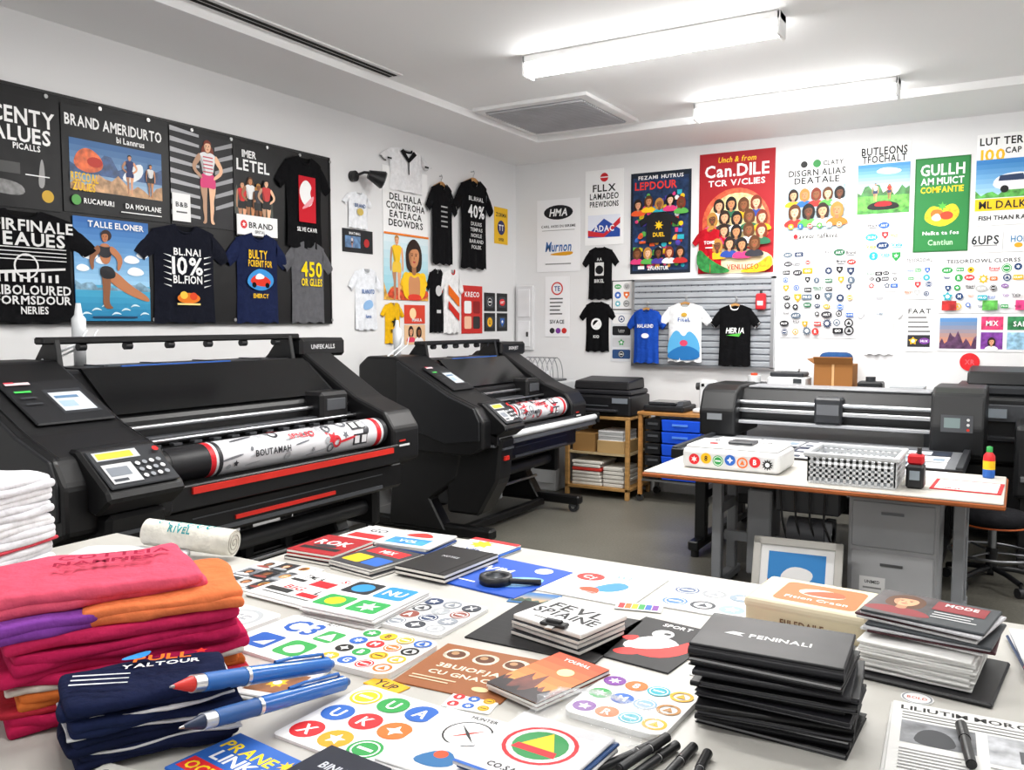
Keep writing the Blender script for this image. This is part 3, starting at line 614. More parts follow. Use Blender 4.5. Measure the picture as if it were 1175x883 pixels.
DKP=['15151A','15151A','15151A','2A3A5A','3A3A40','C8302A','2A62B8','2E6A4A','D8A020','2A2A30','5A6A7A']
BP('logo_sticker_board',-1.95,-1.28,1.56,2.4,'EAEAEC',lambda a,W,H:a.grid(.01,.02,W-.01,H-.04,7,10,.5,DKP,1))
BP('logo_sticker_board',-1.23,-.91,2.22,2.6,'EAEAEC',lambda a,W,H:a.grid(.02,.02,W-.02,H-.02,3,4,.5,None,1))
BP('small_logo_sheet',-1.22,-.93,1.97,2.18,'EAEAEC',lambda a,W,H:a.grid(.02,.02,W-.02,H-.02,4,3,.46,DKP,1))
BP('small_logo_sheet',-.91,-.66,1.9,2.28,'EAEAEC',lambda a,W,H:(a.text('TEISORDOWL',W*.5,H*.88,.03,'505050',W*.8),a.grid(.02,.02,W-.02,H*.75,3,4,.46,None,1)))
tee_obj('display_tshirt',BW(-1.28,1.42),.38,.51,'F6F7FA',None,lambda a,W,H:a.text('TOME',W*.5,H*.7,.02,'8090A0'),16)
BP('logo_card',-.42,-.17,2.28,2.45,'EDEDED',lambda a,W,H:(a.text('6UPS',W*.5,H*.6,.07,'202428',W*.8),a.rect(W*.15,H*.3,W*.7,.01,'8A8A8A')))
BP('logo_card',-.14,.14,2.28,2.45,'EDEDED',lambda a,W,H:(a.text('HOMUTI',W*.5,H*.6,.05,'3A7AA8',W*.8),a.ell(W*.3,H*.3,.03,.02,'E0A020')))
def f(a,W,H):
    a.text('TEISORDOWL CLORSS',W*.3,H*.94,.03,'404040',W*.5); a.grid(.02,.02,W-.02,H*.88,12,5,.48,None,1)
    for x in(.02,.3,.52): a.rect(W*x+.01,H*.05,.11,.08,'~'+rnd.choice(PZ))
BP('logo_sticker_board',-.63,.45,1.78,2.24,'EAEAEC',f)
def f(a,W,H):
    a.sky(.02,.02,.28,H-.04,'E88A5A','5A8AC0'); a.hills(.02,.02,.28,.16,'5A3A5A',2); a.rect(.33,.02,.16,.14,'~7A3A96'); a.rect(.33,.18,.16,.11,'~D83A6A'); a.rect(.52,.02,.2,.14,'~90B8D0'); a.rect(.52,.18,.2,.11,'~2E7A4A'); a.rect(.75,.02,.16,.27,'~E8702A'); a.bust(.41,.08,.022,SK[0],HR[0],WH); a.bust(.83,.12,.03,SK[2],HR[3],'F2C21A'); a.text('SALE',.62,.23,.04,WH); a.text('MIX',.41,.235,.04,WH)
BP('photo_print_board',-.63,.35,1.46,1.76,'EDEDEF',f)
def f(a,W,H):
    a.text('FAAT',W*.5,H*.85,.04,'303030',W*.8); a.lines(W*.1,H*.7,W*.8,4,.04,'707070'); a.rect(W*.1,H*.1,W*.8,H*.25,'2A2A30'); a.grid(W*.1,H*.1,W*.9,H*.35,2,1,.4)
BP('price_list',-.88,-.66,1.45,1.86,'EDEDED',f)
mb=MB(); mb.cyl((-.375,8.19,1.37),(-.375,8.182,1.37),.075,mat('D82028','plastic'),32); A=Art(mb,BW(-.45,1.295,.006),.0003,.0005); A.text('XR',.075,.075,.04,'E86068'); mb.done('red_round_sticker',(-.375,8.187,1.37))
def slat():
    mb=MB(); g=mat('A4A8AE','plastic'); g2=mat('7A7E85','plastic')
    mb.box(-3.4,-2.0,8.155,8.19,1.28,2.12,g2)
    for i in range(14): mb.prism([(8.155,1.285+i*.06),(8.14,1.29+i*.06),(8.135,1.325+i*.06),(8.155,1.335+i*.06)],'x',-3.4,-2.0,g)
    for x in(-3.41,-2.02): mb.box(x,x+.03,8.13,8.19,1.27,2.13,mat('C8CACD','metal'))
    for z in(2.11,1.26): mb.box(-3.41,-1.99,8.13,8.19,z,z+.02,mat('C8CACD','metal'))
    for i in range(20):
        for z in(2.0,2.06): mb.cyl((-3.33+i*.068,8.133,z),(-3.33+i*.068,8.14,z),.006,mat('404248','plastic'),8)
    mb.done('slatwall_panel',(-2.7,8.16,1.7))
slat()
def f(a,W,H): a.text('MALAUND',W*.5,H*.68,.035,WH,W*.4); a.ell(W*.5,H*.5,.04,.025,'E8E8F0')
tee_obj('hanging_tshirt',BW(-3.44,1.3,.1),.42,.54,'1C46A4',None,f,17,.0,True,True)
def f(a,W,H):
    a.ell(W*.5,H*.8,.03,.02,'C8A040'); a.text('FitaL',W*.5,H*.72,.035,'3A5A9A',W*.26)
    a.blob([(W*.2,H*.03),(W*.8,H*.03),(W*.8,H*.36),(W*.6,H*.56),(W*.5,H*.4),(W*.36,H*.58),(W*.2,H*.36)],'5AA8D8'); a.blob([(W*.2,H*.03),(W*.8,H*.03),(W*.8,H*.2),(W*.5,H*.3),(W*.2,H*.16)],'2A70B0'); a.ell(W*.5,H*.32,.04,.03,'D84A6A')
tee_obj('hanging_tshirt',BW(-3.1,1.32,.1),.54,.57,'F0F2F4',None,f,18,0,True,True)
def f(a,W,H): a.text('HERJA',W*.52,H*.58,.05,WH,W*.36,sh=.2); a.poly([(W*.35,H*.5),(W*.65,H*.54),(W*.6,H*.48)],'58B84A')
tee_obj('hanging_tshirt',BW(-2.58,1.29,.1),.48,.58,'0E0E10',WH,f,19,0,True,True)
def misc_back():
    mb=MB(); mb.box(-2.15,-2.06,8.07,8.13,1.82,1.97,mat('C8202A','plastic'),.012); mb.box(-2.13,-2.08,8.065,8.07,1.86,1.9,mat(WH)); mb.cyl((-2.105,8.1,1.97),(-2.105,8.1,2.0),.012,mat('303030','plastic')); mb.box(-2.12,-2.09,8.11,8.14,1.93,1.96,mat('303030','plastic')); mb.done('red_dispenser',(-2.1,8.1,1.9))
    mb=MB(); mb.box(-4.77,-4.56,8.14,8.19,1.4,2.1,mat('D8D8DA','plastic'),.008); mb.box(-4.74,-4.59,8.13,8.142,1.44,1.72,mat('E6E6E8','plastic'),.004); mb.box(-4.74,-4.59,8.13,8.142,1.76,2.06,mat('E6E6E8','plastic'),.004); mb.box(-4.63,-4.61,8.12,8.132,1.55,1.6,mat('404040','plastic')); mb.done('electrical_panel',(-4.66,8.17,1.75))
misc_back()
# ============================================================ wide format printers
def printer(name,y0,y1,dx,dz,nc,fc,roll0,roll1,seed,rail=False):
    mb=MB(); K=mat('101012','plastic'); K2=mat('09090B','plastic'); G=mat('1D1E21','plastic'); GL_=mat('08090B','gloss'); S=mat('B8BABD','metal'); R=mat('C8281E','plastic'); SG=mat('44464A','plastic')
    T=Matrix.Translation((dx,0,dz))
    ya=y0+nc; yb=y1-fc
    mb.prism([(-4.3,.92),(-4.3,1.40),(-4.24,1.47),(-3.95,1.47),(-3.9,1.45),(-3.64,1.24),(-3.62,.92)],'y',ya,yb,K,.012,T)
    mb.prism([(-3.93,1.475),(-3.905,1.462),(-3.66,1.265),(-3.645,1.268),(-3.9,1.478)],'y',ya+.06,yb-.06,GL_,0,T)
    for t in(.12,.3,.45,.6,.75,.95):
        x=-3.91+t*.25; z=1.468-t*.2; mb.box(x,x+.008,ya+.08,yb-.08,z-.004,z+.006,[SG,SG,G,SG,S][int(t*5)],0,T)
    mb.box(-4.22,-3.97,ya+.1,yb-.1,1.465,1.478,G,.005,T)
    mb.box(-3.94,-3.93,ya+.3,ya+1.0,1.474,1.484,mat('2A5AA8','plastic'),0,T)
    for k in range(4): mb.box(-4.2,-4.0,ya+.25+k*.35,ya+.27+k*.35,1.477,1.484,SG,0,T)
    mb.cyl((-3.6,ya,1.2),(-3.6,yb,1.2),.012,S,12,F=T); mb.box(-3.63,-3.56,ya,yb,1.12,1.15,SG,.004,T); mb.cyl((-3.53,ya,1.135),(-3.53,yb,1.135),.01,S,12,F=T)
    mb.prism([(-3.64,1.1),(-3.5,1.1),(-3.42,1.06),(-3.38,.97),(-3.36,.9),(-3.64,.9)],'y',ya,yb,K2,.006,T)
    for i in range(int((yb-ya)/.12)): mb.box(-3.57,-3.53,ya+.05+i*.12,ya+.1+i*.12,1.1,1.115,SG,.003,T)
    mb.box(-3.78,-3.52,yb-.3,yb-.06,1.13,1.29,K,.02,T); mb.box(-3.525,-3.515,yb-.26,yb-.1,1.18,1.25,SG,.003,T)
    mb.prism([(-3.55,.86),(-3.55,.93),(-3.32,.93),(-3.22,.97),(-3.2,.97),(-3.2,.86)],'y',ya-.02,yb+.02,K,.006,T)
    mb.box(-3.2,-3.188,ya+.12,yb-.05,.928,.958,R if not rail else SG,0,T)
    mb.box(-3.5,-3.24,ya-.1,yb+.1,.7,.86,K2,.02,T); mb.box(-3.245,-3.235,ya+.15,yb-.1,.72,.74,SG,0,T); mb.box(-3.245,-3.236,ya+.15,yb-.1,.8,.805,SG,0,T)
    if not rail: mb.box(-3.24,-3.232,ya+.4,ya+1.1,.755,.775,R,0,T)
    x,z,r=-3.34,1.045,.082
    mb.cyl((x,roll0-.07,z),(x,roll1+.04,z),.04,SG,20,F=T)
    mb.cyl((x,roll0-.05,z),(x,roll0,z),r*.98,K2,28,F=T)
    mb.cyl((x,roll0,z),(x,roll1,z),r,mat('1A1A1D','vinyl'),30,F=T)
    def patch(ya_,yb_,t0,t1,c,lv,k=8):
        rr=r+.001+lv*.0007; vs=[];fs=[]
        for i in range(k+1):
            t=math.radians(t0+(t1-t0)*i/k)
            for yy in(ya_,yb_): vs.append((x+rr*math.cos(t),yy,z+rr*math.sin(t)))
        for i in range(k): fs.append((2*i,2*i+1,2*i+3,2*i+2))
        mb.add(vs,fs,mat(c,'vinyl'),T,True)
    p0=roll0+(roll1-roll0)*.14; p1=roll1-.01; Lr=p1-p0
    patch(p0,p1,-70,200,'D4D4D8',0,24)
    patch(p0,p0+.03,-70,200,'C8202A',1,24); patch(p0+.045,p0+.07,-70,200,'303034',1,24)
    patch(p1-.09,p1-.05,-70,200,'C8202A',1,24); patch(p1-.03,p1,-70,200,'2A2A2D',1,24)
    t=MB(); A=Art(t,Matrix.Identity(4),.00008,.0018,'vinyl'); rr2=random.Random(seed); Bt=r*math.radians(240)
    for i in range(60):
        a=.1+(Lr-.28)*rr2.random(); b=Bt*rr2.uniform(.08,.92); c=rr2.choice(['8A8C90','3A3B40','A0A2A6','5A5C62','C8303A','B0B2B6','6A6C72','8A8C90'] if not rail else ['C8303A','3A3B40','D0404A','8A8C90'])
        q=rr2.randrange(4); s_=rr2.uniform(.012,.045)
        if q==0: A.blob([(a-s_,b-s_*.6),(a-s_*.2,b+s_),(a+s_,b+s_*.5),(a+s_*.4,b-s_)],c)
        elif q==1: A.ring(a,b,s_,s_*.6,c,16)
        elif q==2: A.blob([(a-s_*2.2,b-s_*.5),(a+s_*2,b+s_*.1),(a+s_*1.8,b+s_*.4),(a-s_*2,b-s_*.1)],c)
        else: A.star(a,b,s_,c,5,.5,rr2.random())
    for k in range(4): A.text(['BOUTAMAH','SPNLEO','MAVORI','RUSTEN'][k],Lr*(.3+.17*k),Bt*(.25+.17*k),.03,['303034','C8303A','303034','505258'][k],.24)
    for k in range(3):
        b=Bt*(.2+.25*k); A.rect(Lr-.3,b-.03,.12,.06,'303034'); A.rect(Lr-.29,b-.02,.04,.04,'E0E0E3'); A.rect(Lr-.23,b-.02,.04,.04,'E0E0E3')
    def cm(v):
        tt=math.radians(-55)+v[1]/r; rr=r+v[2]; return T@Vector((x+rr*math.cos(tt),p0+v[0],z+rr*math.sin(tt)))
    mb.merge(t,cm)
    cap=[(-4.34,.9),(-4.34,1.45),(-4.25,1.52),(-3.98,1.52),(-3.46,1.24),(-3.24,1.16),(-3.17,1.06),(-3.17,.86),(-3.3,.8),(-3.9,.8)]
    capf=[(p[0]-(.06 if p[0]>-3.5 else 0),p[1]) for p in cap]
    mb.prism(cap,'y',y0,ya,K,.02,T,2); mb.prism(capf,'y',yb,y1,K,.02,T,2)
    cap2=[(-3.95,1.49),(-3.47,1.235),(-3.25,1.155),(-3.2,1.06),(-3.2,.92),(-3.5,.88),(-3.95,1.0)]
    mb.prism(cap2,'y',y0-.012,y0+.02,G,.006,T)
    for yy in(y0+.03,ya-.03):
        mb.prism([(-4.0,1.522),(-3.46,1.247),(-3.24,1.168),(-3.24,1.172),(-3.46,1.252),(-4.0,1.527)],'y',yy-.002,yy+.002,G,0,T)
    b=Vector((-3.98+3.46,0,1.52-1.24)); w=nc-.14; Fp=T@frame((-3.5,y0+.1,1.267),(0,1,0),b)
    A=Art(mb,Fp,.0008,.001,'plastic')
    mb.box(0,w,0,.34,0,.014,mat('1A1B1E','plastic'),.006,Fp)
    A.h=.015
    A.rect(w*.42,.06,w*.5,.2,'303236'); A.rect(w*.46,.08,w*.42,.15,'C0C6CC'); A.rect(w*.49,.11,w*.2,.05,'9AB0C0'); A.rect(w*.49,.18,w*.3,.02,'5A7A9A')
    for i in range(3): A.rect(w*.08,.24-i*.05,w*.2,.014,['4AC85A','3A3C40','3A3C40'][i])
    A.rect(w*.05,.3,w*.3,.02,'D8C0C4'); A.rect(w*.05,.315,w*.12,.01,'C83A4A')
    q=[(-3.3,.98),(-3.12,.93),(-3.03,1.0),(-3.05,1.04),(-3.24,1.19),(-3.3,1.19)]
    mb.prism(q,'y',y0+.1,ya-.04,K,.012,T)
    mb.prism([(-3.6,.25-dz),(-3.6,.9),(-3.1,.93),(-3.14,.6),(-3.3,.25-dz)],'y',y0+.14,ya-.08,K,.02,T)
    mb.box(-3.125,-3.1,y0+.16,ya-.1,.84,.855,SG,0,T); mb.box(-3.12,-3.105,y0+.2,y0+.26,.76,.79,R,0,T)
    Fk=T@frame((-3.045,y0+.12,1.045),(0,1,0),(-.2,0,.15)); w=nc-.18
    mb.box(0,w,0,.22,-.004,.006,mat('2A2C30','plastic'),.004,Fk); A=Art(mb,Fk,.0008,.007,'plastic')
    A.rect(.02,.155,w*.62,.05,'B8BCC0'); A.rect(.03,.162,w*.5,.035,'D2B83A'); A.rect(.02,.02,w*.42,.11,'C4C6C8'); A.rect(.03,.06,w*.3,.05,'7A8088'); A.rect(.03,.03,w*.2,.015,'40444A')
    for i in range(4):
        for j in range(3): A.ell(w*.55+i*w*.1,.04+j*.036,.011,.011,['D0D2D4','8A8E94'][(i+j)%2],12)
    A.ell(w*.92,.175,.014,.014,'D82020',12)
    for yy in(y0+nc*.45,y1-fc*.6):
        mb.prism([(-4.15,.1-dz),(-4.1,.82),(-3.45,.82),(-3.5,.6),(-3.75,.42),(-3.6,.1-dz)],'y',yy-.06,yy+.06,K,.012,T)
        mb.box(-4.45,-3.2,yy-.05,yy+.05,.07-dz,.15-dz,K2,.015,T)
        for xx in(-4.38,-3.27):
            mb.cyl((xx,yy-.02,.045-dz),(xx,yy+.02,.045-dz),.045,mat('2A2B2F','plastic'),18,F=T); mb.cyl((xx,yy-.024,.045-dz),(xx,yy+.024,.045-dz),.018,S,12,F=T); mb.box(xx-.03,xx+.03,yy-.032,yy+.032,.05-dz,.09-dz,SG,.004,T)
    mb.box(-4.05,-3.97,y0+.2,y1-.2,.25,.36,K2,.01,T); mb.box(-3.62,-3.55,y0+.2,y1-.2,.12,.18,K2,.01,T)
    if not rail:
        for zz in(.22,.5): mb.box(-3.95,-3.9,ya,yb,zz,zz+.1,K,.01,T)
        for k in range(5): mb.box(-3.96,-3.9,ya+.1+k*.32,ya+.16+k*.32,.2,.8,G,.008,T)
    mb.cyl((-3.5,ya-.05,.56),(-3.5,yb+.05,.56),.05,mat('2A2B2E','plastic'),20,F=T)
    for yy in(ya-.08,yb+.02): mb.box(-3.66,-3.4,yy,yy+.07,.45,.72,K,.02,T)
    mb.cyl((-3.6,ya,.4),(-3.6,yb,.4),.014,S,12,F=T)
    if rail:
        mb.box(-3.98,-3.56,ya+.08,ya+.5,.3,.68,mat('9A9CA0','plastic'),.015,T); mb.box(-3.56,-3.55,ya+.12,ya+.46,.5,.64,mat('B8BABE','plastic'),.004,T); mb.box(-3.56,-3.55,ya+.12,ya+.46,.34,.48,mat('86888C','plastic'),.004,T)
        mb.cyl((-3.15,y0+.12,.93),(-3.15,y1+.02,.93),.027,mat('D0D2D4','plastic'),16,F=T); mb.box(-3.24,-3.14,y0+.1,y1+.02,.86,.905,mat('505256','plastic'),.008,T)
        for yy in(y0+.1,y1): mb.box(-3.24,-3.11,yy,yy+.03,.88,.97,K,.006,T)
    yb0=ya-.08; yb1=yb+.0
    mb.box(-4.05,-3.98,yb0,yb1,1.595,1.63,K2,.008,T)
    for yy in(yb0+.06,yb1-.1):
        mb.prism([(-4.2,1.46),(-4.06,1.62),(-3.98,1.62),(-3.95,1.46)],'y',yy,yy+.03,K,.004,T)
    for i in range(6): mb.cyl((-4.015,yb0+.2+i*(yb1-yb0-.4)/5,1.58),(-4.015,yb0+.24+i*(yb1-yb0-.4)/5,1.58),.02,G,10,F=T)
    mb.box(-4.2,-3.95,yb-.02,y1+.14,1.48,1.6,K,.02,T)
    A=Art(mb,T@frame((-3.949,yb+.02,1.51),(0,1,0),(0,0,1)),.0008,.001,'plastic'); A.text('UNFEKALLS' if not rail else 'SIGNJET',fc*.6,.035,.028,'D0D0D2',fc*.85)
    yy=ya+.25 if not rail else ya-.1
    w_=mat('DADDE0','plastic')
    mb.lathe([(0,1.46),(.03,1.46),(.03,1.6),(.035,1.62),(.035,1.72),(.02,1.74),(.012,1.8),(0,1.8)],(-4.2+dx,yy,dz),w_,16)
    pts=[(-4.15,yy+.01,1.66),(-4.12,yy-.05,1.6),(-4.1,yy-.16,1.56),(-4.08,yy-.27,1.52),(-4.06,yy-.3,1.49)]
    mb.tube([Vector(p)+Vector((dx,0,dz)) for p in pts],.007,w_,8); mb.tube([Vector(p)+Vector((dx+.03,.04,dz)) for p in pts],.005,w_,8)
    A=Art(mb,T@frame((-3.228,y1-fc*.8,.95),(0,1,0),(0,0,1)),.0008,.001,'plastic'); A.rect(0,0,.1,.012,'D8D8D8'); A.rect(0,.03,.06,.01,'C8281E')
    return mb.done(name,((-3.75+dx),(y0+y1)/2,0))
printer('wide_format_printer',1.95,4.32,0,0,.5,.26,2.52,4.04,3)
printer('wide_format_printer',5.22,7.06,-.16,-.08,.42,.28,5.68,6.76,8,True)
# ============================================================ back left furniture
def shelf():
    mb=MB(); W=mat('B08650','wood'); P=mat('C0AC84','wood')
    x0,x1,y0,y1=-3.86,-3.18,7.55,8.12
    mb.box(x0,x1,y0,y1,.77,.80,W,.004); mb.box(x0,x1,y0,y1,.08,.11,W,.004); mb.box(x0+.02,x1-.02,y0+.02,y1,.42,.44,P)
    for x in(x0,x1-.04):
        for y in(y0,y1-.04): mb.box(x,x+.04,y,y+.04,0,.77,W,.004)
    mb.box(x0+.02,x1-.02,y1-.01,y1,.1,.77,mat('5A4A34','wood'))
    w=mat('E0DCD4'); 
    for i in range(7): mb.box(x0+.06+rnd.uniform(0,.02),x0+.36+rnd.uniform(0,.03),y0+.03,y0+.4,.11+i*.035,.14+i*.035,w if i!=4 else mat('C83A30'),.006)
    for i in range(5): mb.box(x0+.4,x1-.06-rnd.uniform(0,.02),y0+.03,y0+.4,.11+i*.04,.145+i*.04,mat('D0CCC4'),.006)
    mb.box(x0+.06,x0+.3,y0+.05,y0+.4,.44,.62,mat('A07A4A','matte'),.005); mb.box(x0+.33,x1-.06,y0+.04,y0+.4,.44,.56,mat('B89868','matte'),.005)
    for i in range(5): mb.box(x0+.34,x1-.08,y0+.05,y0+.38,.56+i*.02,.575+i*.02,mat(['E8E8E8','C0C0C0'][i%2]))
    mb.done('wooden_shelf_unit',(-3.5,7.85,0))
    mb=MB(); K=mat('131316','plastic')
    mb.box(-3.84,-3.17,7.56,8.06,.805,1.0,K,.02,None,2); mb.box(-3.82,-3.19,7.6,8.06,1.0,1.05,mat('202024','plastic'),.015)
    mb.prism([(7.62,1.05),(7.64,1.13),(8.02,1.16),(8.04,1.05)],'x',-3.8,-3.22,K,.012); mb.box(-3.75,-3.3,7.5,7.62,.85,.87,mat('303034','plastic'),.004)
    mb.box(-3.36,-3.2,7.553,7.565,.93,.98,mat('7A8088','gloss')); mb.box(-3.8,-3.4,7.55,7.565,.9,.905,mat('606468','plastic'))
    mb.done('desktop_printer',(-3.5,7.8,.8))
    mb=MB(); x0,x1,y0,y1=-3.12,-2.42,7.6,8.1
    mb.box(x0,x1,y0,y1,.83,.86,mat('B07C44','wood'),.004); mb.box(x0+.02,x1-.02,y0+.02,y1-.02,.2,.22,mat('B0B2B6','metal'))
    for x in(x0+.01,x1-.05):
        for y in(y0+.01,y1-.05): mb.box(x,x+.035,y,y+.035,.05,.83,mat('B07C44','wood') if y<7.8 else mat('808286','metal')); mb.cyl((x+.017,y,.035),(x+.017,y+.035,.035),.035,mat('303030','plastic'),14)
    for i in range(5):
        mb.prism([(x0+.07,.23+i*.115),(x0+.22,.23+i*.115),(x0+.225,.33+i*.115),(x0+.065,.33+i*.115)],'y',y0+.03,y1-.08,mat('17181B','plastic'),.006)
        mb.box(x0+.1,x0+.2,y0+.022,y0+.032,.28+i*.115,.3+i*.115,mat('4A4C50','plastic'))
        mb.prism([(x0+.25,.23+i*.115),(x0+.61,.23+i*.115),(x0+.62,.335+i*.115),(x0+.24,.335+i*.115)],'y',y0+.005,y1-.08,mat('1450D8','plastic'),.006)
        mb.box(x0+.35,x0+.5,y0-.004,y0+.006,.28+i*.115,.3+i*.115,mat('5A90F0','plastic'))
    mb.done('bin_cart',(-2.77,7.85,0))
    mb=MB(); mb.box(-3.08,-2.68,7.65,8.02,.863,.92,mat('1A1B1E','plastic'),.012); mb.box(-3.05,-2.78,7.7,7.98,.92,.95,mat('2C2E32','gloss'),.01); mb.prism([(7.66,.92),(7.72,.96),(7.9,.96),(7.95,.92)],'x',-2.76,-2.7,mat('3A3C40','plastic'),.004); mb.done('desktop_cutter',(-2.88,7.85,.86))
    mb=MB(); w=mat('D4D6D8','plastic')
    mb.box(-2.62,-2.44,7.72,8.0,.863,.9,w,.01); mb.box(-2.6,-2.54,7.85,7.95,.9,1.14,w,.012); mb.box(-2.6,-2.44,7.85,7.95,1.08,1.16,w,.02); mb.cyl((-2.47,7.9,.93),(-2.47,7.9,1.08),.015,mat('888888','metal')); mb.cyl((-2.61,7.9,1.1),(-2.64,7.9,1.1),.035,mat('404040','plastic')); mb.done('sewing_machine',(-2.53,7.86,.86))
    mb=MB(); mb.box(-4.7,-4.0,7.62,8.12,.0,1.1,mat('C0C2C4','plastic'),.01)
    for i in range(3): mb.box(-4.68,-4.02,7.61,7.622,.08+i*.34,.39+i*.34,mat('C8CACC','plastic'),.004); mb.box(-4.4,-4.3,7.6,7.612,.33+i*.34,.345+i*.34,mat('707276','metal'))
    mb.done('filing_cabinet',(-4.35,7.87,0))
    mb=MB(); m=mat('A8AAAE','metal')
    mb.box(-4.5,-4.08,7.7,8.02,1.1,1.12,mat('505256','plastic'),.005)
    for i in range(7):
        x=-4.46+i*.057; mb.tube([(x,7.86+.14*math.cos(t),1.12+.22*math.sin(t)) for t in [math.pi*k/10 for k in range(11)]],.004,m,6)
    mb.tube([(-4.47,7.72,1.13),(-4.11,7.72,1.13)],.005,m,6); mb.tube([(-4.47,7.86,1.34),(-4.11,7.86,1.34)],.005,m,6); mb.box(-4.45,-4.25,7.75,7.95,1.12,1.2,mat('E0E2E4','plastic'),.01)
    mb.done('wire_drying_rack',(-4.29,7.86,1.1))
shelf()
# ============================================================ right machines
def cutter():
    mb=MB(); K=mat('131416','plastic'); K2=mat('0E0F11','plastic'); G=mat('2A2C30','plastic'); S=mat('C4C6C9','metal'); L=mat('A8AAAE','plastic')
    mb.prism([(7.0,.88),(6.9,.92),(6.88,1.04),(6.98,1.17),(7.32,1.18),(7.38,1.1),(7.38,.88)],'x',-1.95,-.52,K,.01)
    mb.box(-1.95,-.52,6.84,6.9,.99,1.02,S,.004); mb.box(-1.95,-.52,6.82,6.9,.9,.925,L,.004); mb.cyl((-1.95,6.86,1.07),(-.52,6.86,1.07),.015,S)
    mb.box(-1.9,-.56,6.99,7.3,1.175,1.19,mat('8E9094','plastic'),.004)
    for k in range(3): mb.box(-1.9,-.56,6.905+k*.03,6.912+k*.03,1.06+k*.036,1.068+k*.036,S if k==1 else G)
    cp=[(6.72,.8),(6.7,1.0),(6.78,1.16),(6.9,1.2),(7.36,1.2),(7.42,1.12),(7.42,.8)]
    mb.prism(cp,'x',-2.22,-1.93,K,.02,None,2); mb.prism([(p[0]-.02,p[1]+(.04 if p[1]>1 else -.03)) for p in cp],'x',-.54,-.2,K,.02,None,2)
    A=Art(mb,frame((-.5,6.68,.92),(1,0,0),(0,0,1)),.001,.002,'plastic'); A.rect(.03,.02,.2,.12,'4A4C50'); A.rect(.05,.05,.1,.07,'7A8A8A'); 
    for i in range(3): A.ell(.2,.04+i*.035,.01,.01,['C83020','D0D0D0','D0D0D0'][i])
    A=Art(mb,frame((-2.2,6.7,.9),(1,0,0),(0,0,1)),.001,.002,'plastic'); A.rect(.05,.03,.12,.05,'808488')
    mb.box(-1.35,-1.15,6.8,6.98,.93,1.13,G,.015); mb.box(-1.33,-1.17,6.795,6.8,1.0,1.08,mat('606266','plastic'))
    mb.box(-2.1,-.3,5.82,6.86,.76,.8,mat('707276','plastic'),.008); mb.box(-2.12,-.28,5.8,5.83,.74,.81,K2,.004)
    mb.box(-2.12,-2.08,5.82,6.8,.75,.825,G,.004); mb.box(-.32,-.28,5.82,6.8,.75,.825,G,.004)
    for x in(-2.0,-.45):
        mb.box(x-.04,x+.04,6.1,6.18,.08,.76,K2,.006); mb.box(x-.04,x+.04,7.1,7.18,.08,.9,K2,.006); mb.box(x-.04,x+.04,5.95,7.35,.05,.12,K2,.01); mb.box(x-.03,x+.03,6.15,7.15,.4,.46,K2)
        for y in(6.0,7.3): mb.cyl((x,y,0),(x,y,.06),.03,K2,12)
    mb.box(-2.0,-.45,6.6,6.66,.3,.42,K2,.006); mb.box(-1.85,-1.3,6.2,6.7,.45,.76,mat('3A3C40','plastic'),.01)
    mb.done('flatbed_cutter',(-1.2,6.8,0))
    mb=MB(); cols=['F0F0F0','E8EAEE','2A2E38','F0F0F0','D8DAE0','34384A','F0F0F0','E8E8E8']
    k=0
    for j in range(3):
        for i in range(5):
            F=TB(-1.86+i*.33,6.0+j*.27,.8005+.0015*((i+j)%2),.31,.25,rnd.uniform(-3,3)); mb.box(0,.31,0,.25,0,.002,mat(cols[(k*3)%8]),0,F)
            A=Art(mb,F,.0003,.0023); 
            for q in range(3): A.rect(.02+.1*q,.03,.07,rnd.uniform(.05,.18),rnd.choice(['303A4A','8A9AA8','C8D0D8','5A6A8A','E0E4E8']))
            A.rect(.02,.225,.25,.008,'505458'); k+=1
    mb.done('printed_sheet_layout',(-1.2,6.2,.8))
cutter()
